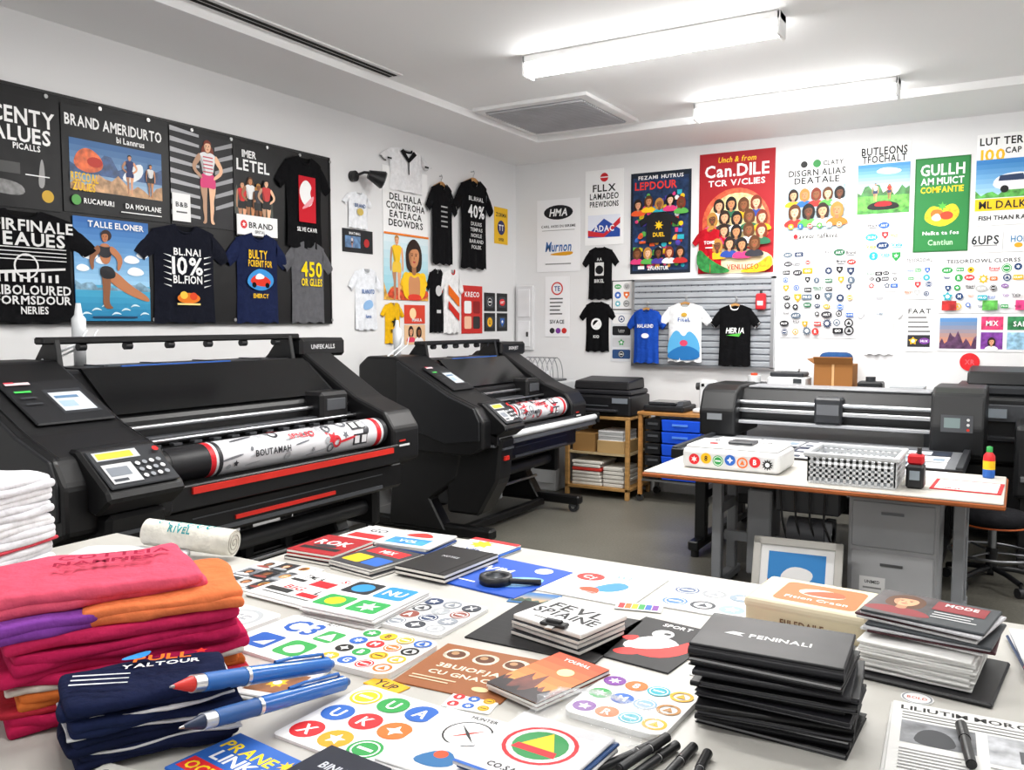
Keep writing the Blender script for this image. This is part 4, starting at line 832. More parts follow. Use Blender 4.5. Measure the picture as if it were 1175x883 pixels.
def rmachine():
    mb=MB(); K=mat('131416','plastic'); G=mat('222428','plastic')
    mb.box(-.5,1.3,7.48,8.12,.62,1.14,K,.03,None,2); mb.box(-.44,1.25,7.52,8.08,1.14,1.22,G,.02); mb.prism([(7.54,1.22),(7.62,1.32),(8.02,1.35),(8.05,1.22)],'x',-.36,1.2,K,.015)
    mb.box(-.38,.4,7.45,7.49,.95,1.08,mat('404246','plastic'),.006); mb.box(-.3,1.2,7.43,7.49,.8,.84,G,.008); mb.box(-.28,-.08,7.44,7.452,.98,1.05,mat('8A949C','gloss'))
    for i in range(6): mb.box(.1+i*.05,.13+i*.05,7.475,7.482,.66,.78,mat('0A0A0B','plastic'))
    mb.box(-.46,1.26,7.52,8.08,.08,.62,mat('1C1D20','plastic'),.02); mb.box(-.28,.22,7.505,7.52,.2,.5,G,.01)
    for x in(-.4,1.18): 
        for y in(7.58,8.0): mb.cyl((x-.02,y,.045),(x+.02,y,.045),.045,mat('303030','plastic'),14); mb.box(x-.03,x+.03,y-.03,y+.03,.04,.09,G)
    mb.done('large_office_printer',(.4,7.8,0))
    # vertical roll feeder machine beside the cutter on the right edge
    mb=MB(); mb.box(-.02,.9,6.75,7.3,.5,1.0,K,.03,None,2); mb.prism([(6.78,1.0),(6.86,1.1),(7.24,1.12),(7.28,1.0)],'x',.03,.85,G,.015); mb.box(.05,.5,6.735,6.755,.78,.92,mat('3A3C40','plastic'),.006); mb.box(.08,.22,6.728,6.738,.82,.9,mat('7A8890','gloss')); mb.box(.02,.86,6.7,6.76,.62,.66,mat('9A9CA0','metal'),.006)
    for x in(.05,.82):
        mb.box(x-.03,x+.03,6.85,7.2,.08,.5,K,.008); mb.box(x-.035,x+.035,6.72,7.32,.06,.11,K,.01)
        for y in(6.76,7.28): mb.cyl((x-.02,y,.035),(x+.02,y,.035),.035,mat('303030','plastic'),14)
    mb.done('label_cutting_machine',(.4,7.0,0))
    mb=MB(); mb.box(-2.3,-.6,7.66,8.14,1.03,1.06,mat('D8D8DA','plastic'),.004)
    for x in(-2.26,-.64):
        for y in(7.7,8.1): mb.box(x-.02,x+.02,y-.02,y+.02,0,1.03,mat('808286','metal'))
    mb.box(-2.24,-.66,8.09,8.11,.5,.6,mat('808286','metal')); mb.done('back_counter',(-1.45,7.9,0))
    mb=MB(); c=mat('946438','matte'); 
    mb.box(-1.56,-1.24,7.82,8.08,1.062,1.34,c,.004); mb.box(-1.41,-1.39,7.815,7.82,1.07,1.34,mat('C8A070','paper'))
    mb.prism([(7.82,1.34),(7.78,1.4),(7.785,1.405),(7.83,1.345)],'x',-1.56,-1.24,c); mb.prism([(-1.56,1.34),(-1.62,1.38),(-1.615,1.385),(-1.55,1.345)],'y',7.82,8.08,c)
    mb.pillow(-1.4,7.95,1.32,.27,.22,.12,0,mat('2A4A78','cloth'),3); mb.done('cardboard_box',(-1.4,7.95,1.06))
    mb=MB(); w=mat('D8DADC','plastic'); mb.box(-1.95,-1.62,7.76,8.04,1.062,1.22,w,.015); mb.box(-1.93,-1.64,7.78,8.02,1.22,1.26,mat('2C2E32','plastic'),.01); mb.box(-1.9,-1.67,7.74,7.77,1.09,1.1,mat('9A9CA0','plastic')); mb.box(-1.72,-1.65,7.752,7.762,1.17,1.21,mat('404448','gloss')); mb.box(-1.85,-1.7,7.85,7.95,1.26,1.3,mat('E4E6E8','plastic'),.01); mb.done('label_printer',(-1.78,7.9,1.06))
    mb=MB(); mb.box(-2.2,-2.0,7.8,8.0,1.062,1.16,mat('26282C','plastic'),.01); mb.cyl((-2.1,7.9,1.16),(-2.1,7.9,1.22),.06,w,20); mb.cyl((-2.1,7.9,1.22),(-2.1,7.9,1.24),.03,mat('D84A2A','plastic')); mb.done('tape_dispenser',(-2.1,7.9,1.06))
    mb=MB(); mb.box(-1.2,-1.0,7.8,7.98,1.062,1.2,mat('1A1B1E','plastic'),.015); mb.cyl((-1.1,7.86,1.2),(-1.1,7.86,1.24),.04,mat('303236','plastic')); mb.tube([(-1.15,7.8,1.1),(-1.22,7.76,1.08),(-1.2,7.74,1.07)],.006,mat('101010','plastic')); mb.done('card_reader',(-1.1,7.9,1.06))
    mb=MB()
    for i in range(9): mb.box(-.95+rnd.uniform(0,.02),-.68,7.75,8.0,1.062+i*.012,1.072+i*.012,mat(['E8E8E8','C8CCD0','B0B4B8'][i%3]))
    mb.done('paper_stack',(-.8,7.87,1.06))
rmachine()
def worktable():
    mb=MB(); T=mat('C6C3BB','plastic'); O=mat('A05628','wood'); P=mat('8A8D91','plastic')
    x0,x1,y0,y1=-1.97,-.04,4.88,5.78
    mb.box(x0,x1,y0,y1,.765,.79,O,.006); mb.box(x0+.01,x1-.01,y0+.01,y1-.01,.79,.8,T,.003)
    for x in(-1.62,-.26):
        for y in(5.3,5.62): mb.box(x-.03,x+.03,y-.03,y+.03,.06,.765,P,.006)
        mb.box(x-.035,x+.035,5.1,5.72,.02,.08,P,.01); mb.box(x-.03,x+.03,5.3,5.62,.5,.56,P); 
        for y in(5.13,5.69): mb.cyl((x,y,0),(x,y,.03),.025,mat('303030','plastic'),12)
    mb.box(-1.62,-.26,5.44,5.48,.71,.765,P); mb.box(-1.62,-.9,5.44,5.48,.3,.36,P); mb.box(-1.75,-.2,5.2,5.6,.735,.765,mat('5A5C60','plastic'))
    mb.box(-1.45,-1.3,5.35,5.6,.12,.66,P,.01); mb.cyl((-1.2,5.4,.42),(-.98,5.4,.42),.09,mat('5A5C60','plastic'),24); mb.cyl((-.98,5.4,.42),(-.94,5.4,.42),.05,mat('909296','metal'))
    mb.box(-1.28,-.9,5.36,5.6,.54,.7,mat('404246','plastic'),.01); mb.box(-1.0,-.94,5.35,5.5,.06,.5,P,.006)
    for i in range(4): mb.tube([(-1.25+i*.09,5.34,.7),(-1.22+i*.08,5.3,.5),(-1.18+i*.09,5.34,.3),(-1.2+i*.05,5.4,.15)],.007,mat('1A1A1C','plastic'))
    mb.done('work_table',(-1,5.3,0))
    mb=MB(); w=mat('B4B6B9','plastic')
    mb.box(-.84,-.36,5.3,5.66,.05,.69,w,.012); mb.box(-.82,-.38,5.288,5.302,.4,.67,mat('A8ABAF','plastic'),.006); mb.box(-.82,-.38,5.288,5.302,.08,.38,mat('BCBEC1','plastic'),.006)
    for z in(.6,.3): mb.box(-.66,-.54,5.28,5.29,z,z+.015,mat('707276','metal'))
    A=Art(mb,frame((-.8,5.287,.1),(1,0,0),(0,0,1)),.0006,.001); A.rect(.03,.04,.14,.09,'F0F0F0'); A.text('UNIMED',.1,.1,.018,'404040'); A.rect(.05,.06,.1,.01,'909090')
    for x in(-.78,-.42):
        for y in(5.36,5.6): mb.cyl((x,y,0),(x,y,.05),.025,mat('303030','plastic'),12)
    mb.done('drawer_cabinet',(-.6,5.5,0))
    mb=MB(); mb.box(-1.8,-1.2,5.12,5.52,.801,.93,mat('DADADA','plastic'),.03,None,3); mb.box(-1.78,-1.22,5.14,5.5,.925,.945,mat('E6E6E6','plastic'),.008)
    A=Art(mb,frame((-1.76,5.119,.81),(1,0,0),(0,0,1)),.0006,.001)
    pal=['D8262B','F2B51D','2E9A4A','2A62B8','E8702A','D8262B','161616','2AA7B8']
    for i in range(7): A.logo(.04+i*.075,.05+.01*(i%2),.033,pal[i],[0,1,2,0,5,1,7][i])
    A=Art(mb,frame((-1.74,5.18,.946),(1,0,0),(0,1,0)),.0006,.001); A.text('BLNA TOUE',.25,.24,.04,'303030',.4); A.text('HOULE',.25,.15,.035,'2A62B8'); A.ell(.1,.08,.03,.03,'D8262B'); A.rect(.2,.05,.25,.02,'808080')
    mb.box(-1.55,-1.4,5.25,5.4,.946,.965,mat('3A3C40','plastic'),.004); mb.done('sticker_box',(-1.5,5.3,.8))
    mb=MB(); w=mat('C4C6C8','plastic'); x0,x1,y0,y1=-1.02,-.56,5.0,5.4
    mb.box(x0,x1,y0,y1,.801,.812,w)
    z=.95
    mb.box(x0-.02,x1+.02,y0-.02,y0+.01,z,z+.025,w,.005);mb.box(x0-.02,x1+.02,y1-.01,y1+.02,z,z+.025,w,.005);mb.box(x0-.02,x0+.01,y0,y1,z,z+.025,w,.005);mb.box(x1-.01,x1+.02,y0,y1,z,z+.025,w,.005)
    for z in(.835,.865,.895,.925): 
        for yy in(y0,y1-.006): mb.box(x0,x1,yy,yy+.006,z,z+.016,w)
        for xx in(x0,x1-.006): mb.box(xx,xx+.006,y0,y1,z,z+.016,w)
    for i in range(15):
        x=x0+i*(x1-x0-.01)/14
        for yy in(y0,y1-.008): mb.box(x,x+.015,yy,yy+.008,.81,.95,w)
    for i in range(11):
        y=y0+i*(y1-y0-.01)/10
        for xx in(x0,x1-.008): mb.box(xx,xx+.008,y,y+.015,.81,.95,w)
    mb.box(x0+.02,x1-.03,y0+.02,y1-.03,.812,.9,mat('AEB2B6')); mb.done('plastic_basket',(-.8,5.2,.8))
    mb=MB(); mb.box(-.52,-.43,5.08,5.2,.801,.93,mat('1A1B1E','plastic'),.012); mb.box(-.515,-.435,5.1,5.18,.93,.985,mat('C82028','plastic'),.01); mb.cyl((-.46,5.14,.985),(-.46,5.14,1.02),.012,mat('303030','plastic')); mb.box(-.5,-.45,5.076,5.082,.85,.9,mat('8A949C','gloss')); mb.done('ink_stamp',(-.48,5.14,.8))
    F=TB(-.23,5.3,.801,.34,.34,-2)
    def f(a,W,H): a.rect(.02,.02,W-.04,H-.04,'F0F0F0'); a.lines(.05,H-.07,W-.12,5,.03,'A0A0A0'); a.text('GRIM',.1,.05,.03,'C82028')
    poster('red_framed_form',F,.34,.34,'C82028',f,.004)
    def f(a,W,H): a.rect(.02,.03,W-.04,H-.09,'D8DCE0'); a.text('BULK',W*.5,H-.03,.02,'303030')
    poster('paper_sheet',TB(-.5,5.63,.801,.3,.2,4),.3,.2,'F0F0F0',f,.003)
    poster('paper_sheet',TB(-1.4,4.99,.801,.34,.16,3),.34,.16,'F4F4F4',f,.003)
    mb=MB(); c=(-.14,5.68,.801)
    mb.lathe([(0,0),(.03,0),(.032,.01),(.032,.05)],c,mat('2A62B8','plastic')); mb.lathe([(.032,.05),(.032,.1)],c,mat('F2C21A','plastic')); mb.lathe([(.032,.1),(.03,.13),(.015,.15),(.013,.155)],c,mat('D8262B','plastic')); mb.lathe([(.016,.15),(.016,.18),(0,.185)],c,mat('2E9A4A','plastic')); mb.done('paint_bottle',c)
    F=frame((-1.33,5.0,.005),(1,.1,0),(-.02,.3,1))
    mb=MB(); w=mat('CCCAC4','plastic'); W,H=.5,.44
    mb.box(0,W,0,.045,0,.025,w,.005,F);mb.box(0,W,H-.045,H,0,.025,w,.005,F);mb.box(0,.045,0,H,0,.025,w,.005,F);mb.box(W-.045,W,0,H,0,.025,w,.005,F); mb.box(.02,W-.02,.02,H-.02,.004,.01,mat('F4F4F4'),0,F)
    A=Art(mb,F,.0006,.011); A.rect(.09,.09,W-.18,H-.17,'3A8AD0'); A.blob([(W*.3,H*.5),(W*.45,H*.66),(W*.7,H*.6),(W*.66,H*.44),(W*.4,H*.4)],WH); A.poly([(.09,.09),(.2,.09),(.09,.2)],'E07A2A'); A.text('Towelover',W*.5,.15,.03,'F0C22A')
    mb.done('picture_frame',F@Vector((.25,0,0)))
worktable()
def stool():
    mb=MB(); K=mat('17181B','plastic'); cx,cy=-.12,6.3
    for i in range(5):
        t=math.radians(20+72*i); p=(cx+.27*math.cos(t),cy+.27*math.sin(t))
        mb.tube([(cx,cy,.12),(cx+.14*math.cos(t),cy+.14*math.sin(t),.11),(p[0],p[1],.085)],.018,K); mb.cyl((p[0]-.02*math.sin(t),p[1]+.02*math.cos(t),.032),(p[0]+.02*math.sin(t),p[1]-.02*math.cos(t),.032),.032,mat('2A2B2E','plastic'),14); mb.cyl((p[0],p[1],.05),(p[0],p[1],.09),.01,K,8)
    mb.cyl((cx,cy,.1),(cx,cy,.42),.025,mat('909296','metal')); mb.cyl((cx,cy,.1),(cx,cy,.25),.035,K)
    mb.lathe([(0,.41),(.18,.41),(.21,.43),(.21,.46),(.18,.49),(0,.495)],(cx,cy,0),mat('1C1C1F','cloth'),28); mb.lathe([(.2,.405),(.205,.405),(.205,.415),(.2,.415)],(cx,cy,0),mat('C8602A','plastic'),28)
    for t in(0,2.1,4.2): mb.tube([(cx,cy,.22),(cx+.25*math.cos(t),cy+.25*math.sin(t),.22)],.008,mat('909296','metal'))
    mb.tube([(cx+.25*math.cos(t),cy+.25*math.sin(t),.22) for t in [2*math.pi*k/24 for k in range(25)]],.01,mat('909296','metal'))
    mb.done('swivel_stool',(cx,cy,0))
stool()
# ============================================================ foreground table
def fgtable():
    mb=MB(); T=mat('BCBAB4','plastic'); E=mat('A8A69E','plastic'); L=mat('A0A2A6','metal')
    pr=[(-2.95,.3),(1.4,.3),(1.4,2.62),(-2.18,2.62),(-2.18,2.02),(-2.95,2.02)]
    mb.prism(pr,'z',.865,.9,T,.004)
    mb.prism([(-2.88,.4),(1.3,.4),(1.3,2.52),(-2.1,2.52),(-2.1,1.92),(-2.88,1.92)],'z',.8,.865,E)
    for x,y in((-2.82,.45),(1.25,.45),(1.25,2.45),(-2.05,2.45),(-2.82,1.85),(-.4,2.45),(-.4,.45)): mb.box(x-.03,x+.03,y-.03,y+.03,0,.8,L,.005)
    mb.box(-2.05,1.25,2.44,2.46,.2,.26,L); mb.done('display_table',(-.9,1.4,0))
fgtable()
Z=.9
def sheet(name,cx,cy,w,h,ang,bg,fn,z=Z,th=.004,rr=0,kind='paper'):
    F=TB(cx,cy,z+.0003,w,h,ang); mb=MB()
    if rr:
        pts=[]
        for x,y,a in((w-rr,rr,-90),(w-rr,h-rr,0),(rr,h-rr,90),(rr,rr,180)):
            for k in range(6): t=math.radians(a+k*18); pts.append((x+rr*math.cos(t),y+rr*math.sin(t)))
        mb.prism(pts,'z',0,th,mat(bg,kind),0,F)
    else: mb.box(0,w,0,h,0,th,mat(bg,kind),min(.0015,th*.3),F)
    a=Art(mb,F@Matrix.Translation((0,0,th)),.00006,.00012); fn(a,w,h)
    return mb.done(name,(cx,cy,z))
def stack(name,cx,cy,w,h,ang,n,t,cols,fn,z=Z,jit=.008,tilt=2,kind='paper',bev=.002):
    mb=MB(); zz=z+.0003
    for i in range(n):
        last=i==n-1; j=0 if last else jit
        F=TB(cx+rnd.uniform(-j,j),cy+rnd.uniform(-j,j),zz,w,h,ang+rnd.uniform(-tilt,tilt)*(0 if last else 1))
        mb.box(0,w,0,h,0,t*.96,mat(cols[i%len(cols)],kind),bev,F)
        if t>.008: mb.box(.003,w+.0008,.0015-.0028,h-.003,t*.22,t*.74,mat('E4E2DC'),0,F)
        zz+=t
    a=Art(mb,F@Matrix.Translation((0,0,t*.96)),.00006,.00012); fn(a,w,h)
    return mb.done(name,(cx,cy,z))
def f(a,W,H):
    for i in range(3):
        for j in range(3):
            a.rect(.012+i*.075,.012+j*.088,.068,.08,'~'+['303438','6A6E74','D0D4D8','1C1E22'][(i*2+j)%4]); a.bust(.045+i*.075,.06+j*.088,.012,SK[(i+j)%5],HR[i],['A0A4A8','E8E8E8','8A3A30'][(i+j)%3])
sheet('photo_contact_sheet',-2.03,1.9,.24,.28,2,'EDEDED',f)
def f(a,W,H):
    for x,y,t,c in((.06,.2,'TMLA','202020'),(.2,.22,'SOU','C8202A'),(.08,.1,'BIG','C8202A'),(.21,.1,'LVF','202020')): a.text(t,x+.02,y,.03,c,.08)
    a.rect(.03,.03,.24,.008,'606060'); a.rect(.11,.14,.08,.05,'C8202A'); a.ell(.25,.16,.02,.02,'202020'); a.rect(.02,.15,.06,.02,'303030'); a.rect(.02,.05,.1,.03,'303030'); a.rect(.15,.05,.1,.03,'C8202A')
stack('logo_sheet_pad',-1.8,1.86,.26,.26,-3,3,.005,['ECECEC'],f)
def f(a,W,H): a.ring(W*.5,H*.5,.065,.05,'B0B4B8'); a.text('SE',W*.5,H*.5,.05,'A0A4A8')
sheet('coaster_pad',-1.78,1.57,.17,.16,-3,'EEEEEE',f,Z,.012,.02)
def f(a,W,H):
    a.text('C',.07,.19,.075,'2458B0'); a.text('3',.13,.19,.075,'2458B0'); a.text('ILIT',.15,.245,.02,'606060'); a.rrect(.03,.03,.085,.085,.01,'2458B0'); a.poly([(.06,.05),(.1,.05),(.1,.09),(.085,.075)],WH)
    a.rrect(.14,.03,.085,.09,.02,'38A050'); a.blob([(.15,.06),(.18,.11),(.22,.07),(.19,.04)],WH); a.rrect(.17,.14,.06,.07,.01,'38A050'); a.poly([(.175,.155),(.2,.2),(.225,.155)],WH)
sheet('decal_sheet',-1.555,1.545,.25,.25,-2,'EFEFEF',f,Z,.008,.015)
def f(a,W,H):
    a.rrect(.015,.03,.1,.09,.012,'30A050'); a.ell(.065,.075,.03,.03,'F2D21E'); a.rrect(.13,.03,.1,.09,.012,'30A050'); a.star(.18,.075,.035,WH,6); a.rrect(.015,.15,.1,.1,.012,'202428'); a.ell(.065,.2,.035,.035,'2A8AC8'); a.rrect(.13,.15,.1,.1,.012,'2A8AC8'); a.text('NU',.18,.2,.04,WH)
stack('sticker_card_stack',-1.56,1.83,.25,.27,2,5,.006,['EDEDED','D0D0D0'],f)
def rgrid(a,W,H,nx,ny,r,pal,ks=(0,1,2,5)):
    k=0
    for j in range(ny):
        for i in range(nx):
            a.logo(W*(i+.5)/nx*.94+W*.03,H*(j+.5)/ny*.94+H*.03,r,pal[k%len(pal)],ks[k%len(ks)]); k+=1
sheet('sticker_plate',-1.31,1.575,.22,.23,2,'ECECEA',lambda a,W,H:rgrid(a,W,H,4,4,.023,['E8B020','2A62B8','D8262B','E8702A','161616','2E9A4A','F2B51D']),Z,.014,.03)
sheet('badge_sheet',-1.345,1.86,.2,.25,1,'E6E6E6',lambda a,W,H:rgrid(a,W,H,3,4,.028,['8A9098','3A3E46','A8ACB0','8A4A40','2A3A5A'],(2,0,5,1)),Z,.01,.015)
def f(a,W,H):
    for i in range(3): a.blob([(.02+.08*i,.17),(.03+.08*i,.23),(.09+.08*i,.22),(.08+.08*i,.16)],'~D8CDB8'); a.ell(.055+.078*i,.195,.024,.022,'5A3018'); a.ell(.05+.078*i,.2,.01,.01,'B08860')
    a.text('3BU1OFJAT',.14,.125,.022,'F0E0C8',.2); a.text('CU GNACES',.14,.085,.02,'F0E0C8',.2); a.ell(.2,.04,.02,.012,'E0C090'); a.lines(.02,.05,.12,2,.014,'E0C8A8')
sheet('brown_flyer',-1.06,1.61,.27,.25,5,'945830',f,Z,.003)
def f(a,W,H):
    a.sky(0,0,W,H,'F0A860','C8502E'); a.ell(W*.6,H*.66,.02,.02,'F8E0A0'); a.hills(0,0,W,H*.55,'6A342C',2); a.hills(0,0,W,H*.3,'241A1E',5); a.text('YOUMAL',W*.5,H*.9,.014,WH)
stack('photo_book',-.87,1.63,.15,.24,-14,2,.01,['8A4030','303034'],f,Z+.004)
S1p=['D8262B','E8A020','2E9A4A','2A62B8','D8262B','E8702A','F2C21A','2E9A4A','2A62B8']
sheet('logo_badge_sheet',-1.1,1.285,.24,.27,-2,'EEEEEE',lambda a,W,H:rgrid(a,W,H,3,3,.035,S1p,(1,0,2,1)),Z,.006,.012)
def f(a,W,H):
    a.ring(.1,.16,.05,.046,'303030'); a.poly([(.07,.13),(.1,.155),(.13,.19),(.1,.165)],'B83A2A'); a.poly([(.07,.19),(.1,.165),(.13,.13),(.1,.155)],'303030'); a.blob([(.04,.03),(.05,.1),(.1,.12),(.15,.1),(.16,.03)],'D8DCE0'); a.blob([(.05,.03),(.1,.1),(.15,.05),(.11,.02)],'2A6AA0'); a.ell(.1,.07,.014,.014,'D8502A'); a.text('HUNTER',.1,.225,.012,'404040')
stack('compass_card_pad',-.89,1.29,.19,.24,1,3,.005,['EEEEEE'],f)
def f(a,W,H):
    a.ell(.1,.13,.07,.07,'E0E0E0'); a.ring(.1,.13,.07,.062,'C8202A'); a.ell(.1,.13,.052,.052,'2E8A4A'); a.poly([(.06,.11),(.1,.18),(.14,.11)],'F2C21A'); a.poly([(.055,.1),(.145,.1),(.14,.12),(.06,.12)],'C8202A'); a.text('CO.SA.RY',.1,.03,.015,'303030'); a.rect(.0,.0,W,.008,'2A62B8')
stack('badge_card_stack',-.72,1.3,.2,.23,-3,6,.007,['EAEAEA','2A4A7A','D0D0D4'],f)
sheet('sticker_plate',-.67,1.63,.22,.23,-2,'ECECEA',lambda a,W,H:rgrid(a,W,H,4,3,.025,['7A3A96','E8702A','2AA7B8','F2B51D','2E9A4A','2A62B8','8AB0D0','B8803A']),Z,.012,.03)
def f(a,W,H):
    a.ell(.1,.215,.028,.03,'F0F0F0'); a.blob([(.03,.09),(.08,.2),(.16,.19),(.2,.1),(.13,.06)],'F0F0F0'); a.blob([(.05,.07),(.15,.12),(.19,.24),(.215,.14),(.16,.05)],'D8302A'); a.blob([(.04,.05),(.08,.1),(.12,.06),(.07,.03)],'D8302A'); a.text('SPORT',.11,.28,.02,WH); a.blob([(.01,.14),(.06,.18),(.06,.12)],'D8302A'); a.ell(.11,.22,.01,.008,'202020')
sheet('black_print_sheet',-.76,1.99,.22,.31,-6,'161618',f)
sheet('cutting_mat',-1.02,1.95,.36,.33,2,'131315',lambda a,W,H:[a.rect(.01,.03+i*.03,W-.02,.0008,'2E2E32') for i in range(10)])
def f(a,W,H):
    a.text('FEVL',W*.5,H*.68,.045,'1C1C1E',W*.75); a.text('SPIAINE',W*.5,H*.42,.04,'1C1C1E',W*.9); a.rect(W*.2,H*.15,W*.5,.006,'606060')
stack('booklet_stack',-.97,1.93,.22,.19,-12,4,.013,['2A2A2E','D0D0D0','303034','DCDCDC'],f,Z+.004)
mb=MB(); mb.box(-1.0,-.93,1.82,1.85,.957,.966,mat('18181A','plastic'),.003); mb.cyl((-.985,1.835,.966),(-.945,1.835,.966),.008,mat('18181A','plastic')); mb.box(-.975,-.955,1.8,1.845,.958,.962,mat('B0B0B0','metal')); mb.done('binder_clip',(-.965,1.835,.956))
def f(a,W,H): a.ell(.1,.2,.045,.04,'D8302A'); a.text('Cy',.1,.2,.03,WH); a.text('WE',.2,.24,.03,'8AA8C8'); a.blob([(.14,.08),(.2,.2),(.26,.16),(.22,.08)],'3A8AC0'); a.blob([(.1,.08),(.2,.04),(.17,.12)],'D8502A'); a.lines(.04,.06,.2,3,.014,'A0A0A0')
sheet('printed_poster_sheet',-1.08,2.36,.32,.3,-1,'ECECEC',f)
sheet('badge_sheet',-.75,2.38,.26,.24,1,'E8E8E8',lambda a,W,H:rgrid(a,W,H,3,2,.036,['4A7AB0','3A3E46','9AB0C8','5A6A8A','A0A4A8','8A9AA8'],(2,5,0)))
sheet('blue_booklet',-1.4,2.28,.36,.32,-6,'2050B4',lambda a,W,H:(a.text('SWIM',.12,.2,.05,WH),a.blob([(.2,.03),(.34,.1),(.34,.22),(.22,.16)],'8AC0F0'),a.rect(.03,.05,.14,.008,WH),a.ell(.28,.27,.03,.03,'F0F0F0')),Z,.006)
stack('black_notebook',-1.58,2.26,.2,.29,-3,2,.014,['101012'],lambda a,W,H:(a.rect(W*.86,0,.008,H,'0A0A0A'),a.text('NOTES',W*.45,H*.6,.016,'B0B0B4')),Z+.006,0,0,'plastic')
def tape():
    mb=MB(); k=mat('202226','plastic')
    mb.lathe([(.032,0),(.05,0),(.052,.012),(.05,.024),(.032,.024),(.032,0)],(-1.36,2.2,.9065),k,28); mb.lathe([(.0,.002),(.031,.002),(.031,.02)],(-1.36,2.2,.9065),mat('8A8E92','metal'),24)
    mb.tube([(-1.31,2.2,.92),(-1.27,2.22,.918),(-1.23,2.25,.915)],.009,k); mb.done('tape_measure',(-1.36,2.2,.906))
tape()
def f(a,W,H): a.text('ROK',W*.5,H*.6,.05,WH,W*.7); a.rect(.02,.04,W-.04,.03,'202020'); a.blob([(.03,.08),(.1,.12),(.16,.08),(.1,.07)],'303034')
stack('red_book_stack',-2.03,2.2,.2,.22,3,3,.012,['2A2A2E','C8282A','A01E24'],f)
def f(a,W,H): a.rrect(.02,.03,.08,.08,.01,'F2C21A'); a.rrect(.11,.03,.08,.08,.01,'2A62B8'); a.rect(.02,.14,.16,.06,'D8262B'); a.text('MIX',.1,.17,.03,WH)
stack('booklet_stack',-1.81,2.18,.2,.23,-8,3,.01,['303034','D8D8D8','3A3A40'],f)
def f(a,W,H): a.rect(.02,.02,.16,.08,'~3A8AD0'); a.blob([(.02,.12),(.18,.12),(.1,.2)],'D8302A'); a.text('VOL',.1,.06,.03,WH)
stack('magazine_stack',-1.84,2.44,.22,.2,5,4,.007,['E0E0E0','2A4A8A','D8D8D8'],f)
stack('magazine_stack',-2.06,2.46,.18,.18,0,2,.008,['3A3A40','D8D8D8'],lambda a,W,H:(a.rect(.02,.02,.14,.06,'C8282A'),a.text('GO',.09,.13,.04,'303034')))
def f(a,W,H): a.star(.08,.12,.05,'F2B51D',8,.6); a.text('VIBE',.09,.05,.025,'2A4A8A'); a.rect(.0,.16,W,.03,'D8262B')
stack('flyer_stack',-1.6,2.5,.2,.19,-4,3,.006,['E4E4E4','2A62B8'],f)
# additional loose prints that fill the table between the stacks
stack('photo_card',-1.19,2.14,.14,.1,12,1,.003,['3A6A9A'],lambda a,W,H:(a.sky(.01,.01,W-.02,H-.02,'E8B070','3A70B0'),a.hills(.01,.01,W-.02,H*.4,'2A4A3A',1)))
stack('photo_card',-.57,2.14,.13,.1,-10,2,.003,['E8E8E8'],lambda a,W,H:(a.rect(.01,.01,W-.02,H-.02,'~C85030'),a.text('BO',W*.5,H*.5,.03,WH)))
stack('photo_card',-.58,1.92,.09,.13,8,2,.003,['E8E8E8'],lambda a,W,H:(a.logo(W*.5,H*.6,.03,'2A62B8',1),a.lines(.02,.04,.06,2,.012,'909090')))
stack('price_booklet',-1.38,1.34,.14,.19,12,3,.005,['E0E0E0'],lambda a,W,H:(a.text('KATALOG',W*.5,H*.85,.014,'202020',W*.8),a.rect(.015,.02,W-.03,.1,'~8A5A3A'),a.logo(W*.5,.07,.025,'F2B51D',7)))
stack('sticker_roll_card',-.97,1.47,.11,.07,10,1,.003,['ECECEC'],lambda a,W,H:rgrid(a,W,H,3,2,.013,['D8262B','2A62B8','F2B51D'],(1,0,2)))
stack('photo_card',-1.18,1.45,.1,.05,-8,1,.003,['E8AC1A'],lambda a,W,H:a.text('YUP',W*.5,H*.5,.025,'202020'))
stack('colour_swatch_card',-.9,2.22,.13,.06,14,2,.002,['E8E8E8'],lambda a,W,H:[a.rect(.008+.019*i,.008,.017,H-.016,c) for i,c in enumerate(['D8262B','E8702A','F2B51D','2E9A4A','2A62B8','7A3A96'])])
stack('magazine',.12,2.35,.21,.28,8,5,.006,['D8D8D8','3A4A6A'],lambda a,W,H:(a.bust(W*.5,H*.5,.05,SK[0],HR[0],'C8302A'),a.text('VOGA',W*.5,H*.9,.03,'202020')))
def creambox():
    F=TB(-.45,2.34,Z+.0005,.3,.23,-4); mb=MB(); c=mat('D0C4A6','paper')
    mb.box(0,.3,0,.23,0,.07,c,.012,F,3); mb.box(-.003,.303,-.003,.233,.05,.078,mat('D6CBB0','paper'),.01,F,2)
    A=Art(mb,F@Matrix.Translation((0,0,.078)),.0001,.0002); A.rrect(.06,.03,.21,.17,.02,'D8723A'); A.ell(.165,.13,.06,.035,'F4E8D8'); A.text('Fition Craon',.165,.07,.02,WH,.16); A.blob([(.09,.1),(.24,.11),(.2,.18)],'D8582A')
    A=Art(mb,F@frame((.02,-.0032,.01),(1,0,0),(0,0,1)),.0003,.0005); A.text('FIJLEDAILE',.13,.018,.018,'6A4A30')
    mb.done('product_box',(-.45,2.34,Z))
creambox()
def papers():
    mb=MB(); F=TB(-.15,2.15,Z+.0005,.28,.28,-6); mb.box(0,.28,0,.28,0,.011,mat('1A1A1D','plastic'),.004,F); mb.done('black_folder',(-.15,2.15,Z))
    mb=MB()
    for i in range(12):
        mb.pillow(-.17+rnd.uniform(-.006,.006),2.16+rnd.uniform(-.006,.006),.914+i*.0055,.235,.24,.0056,-5+rnd.uniform(-2,2),mat('DEDEDC','paper'),i,.0014)
    mb.done('folded_paper_stack',(-.17,2.16,.912))
papers()
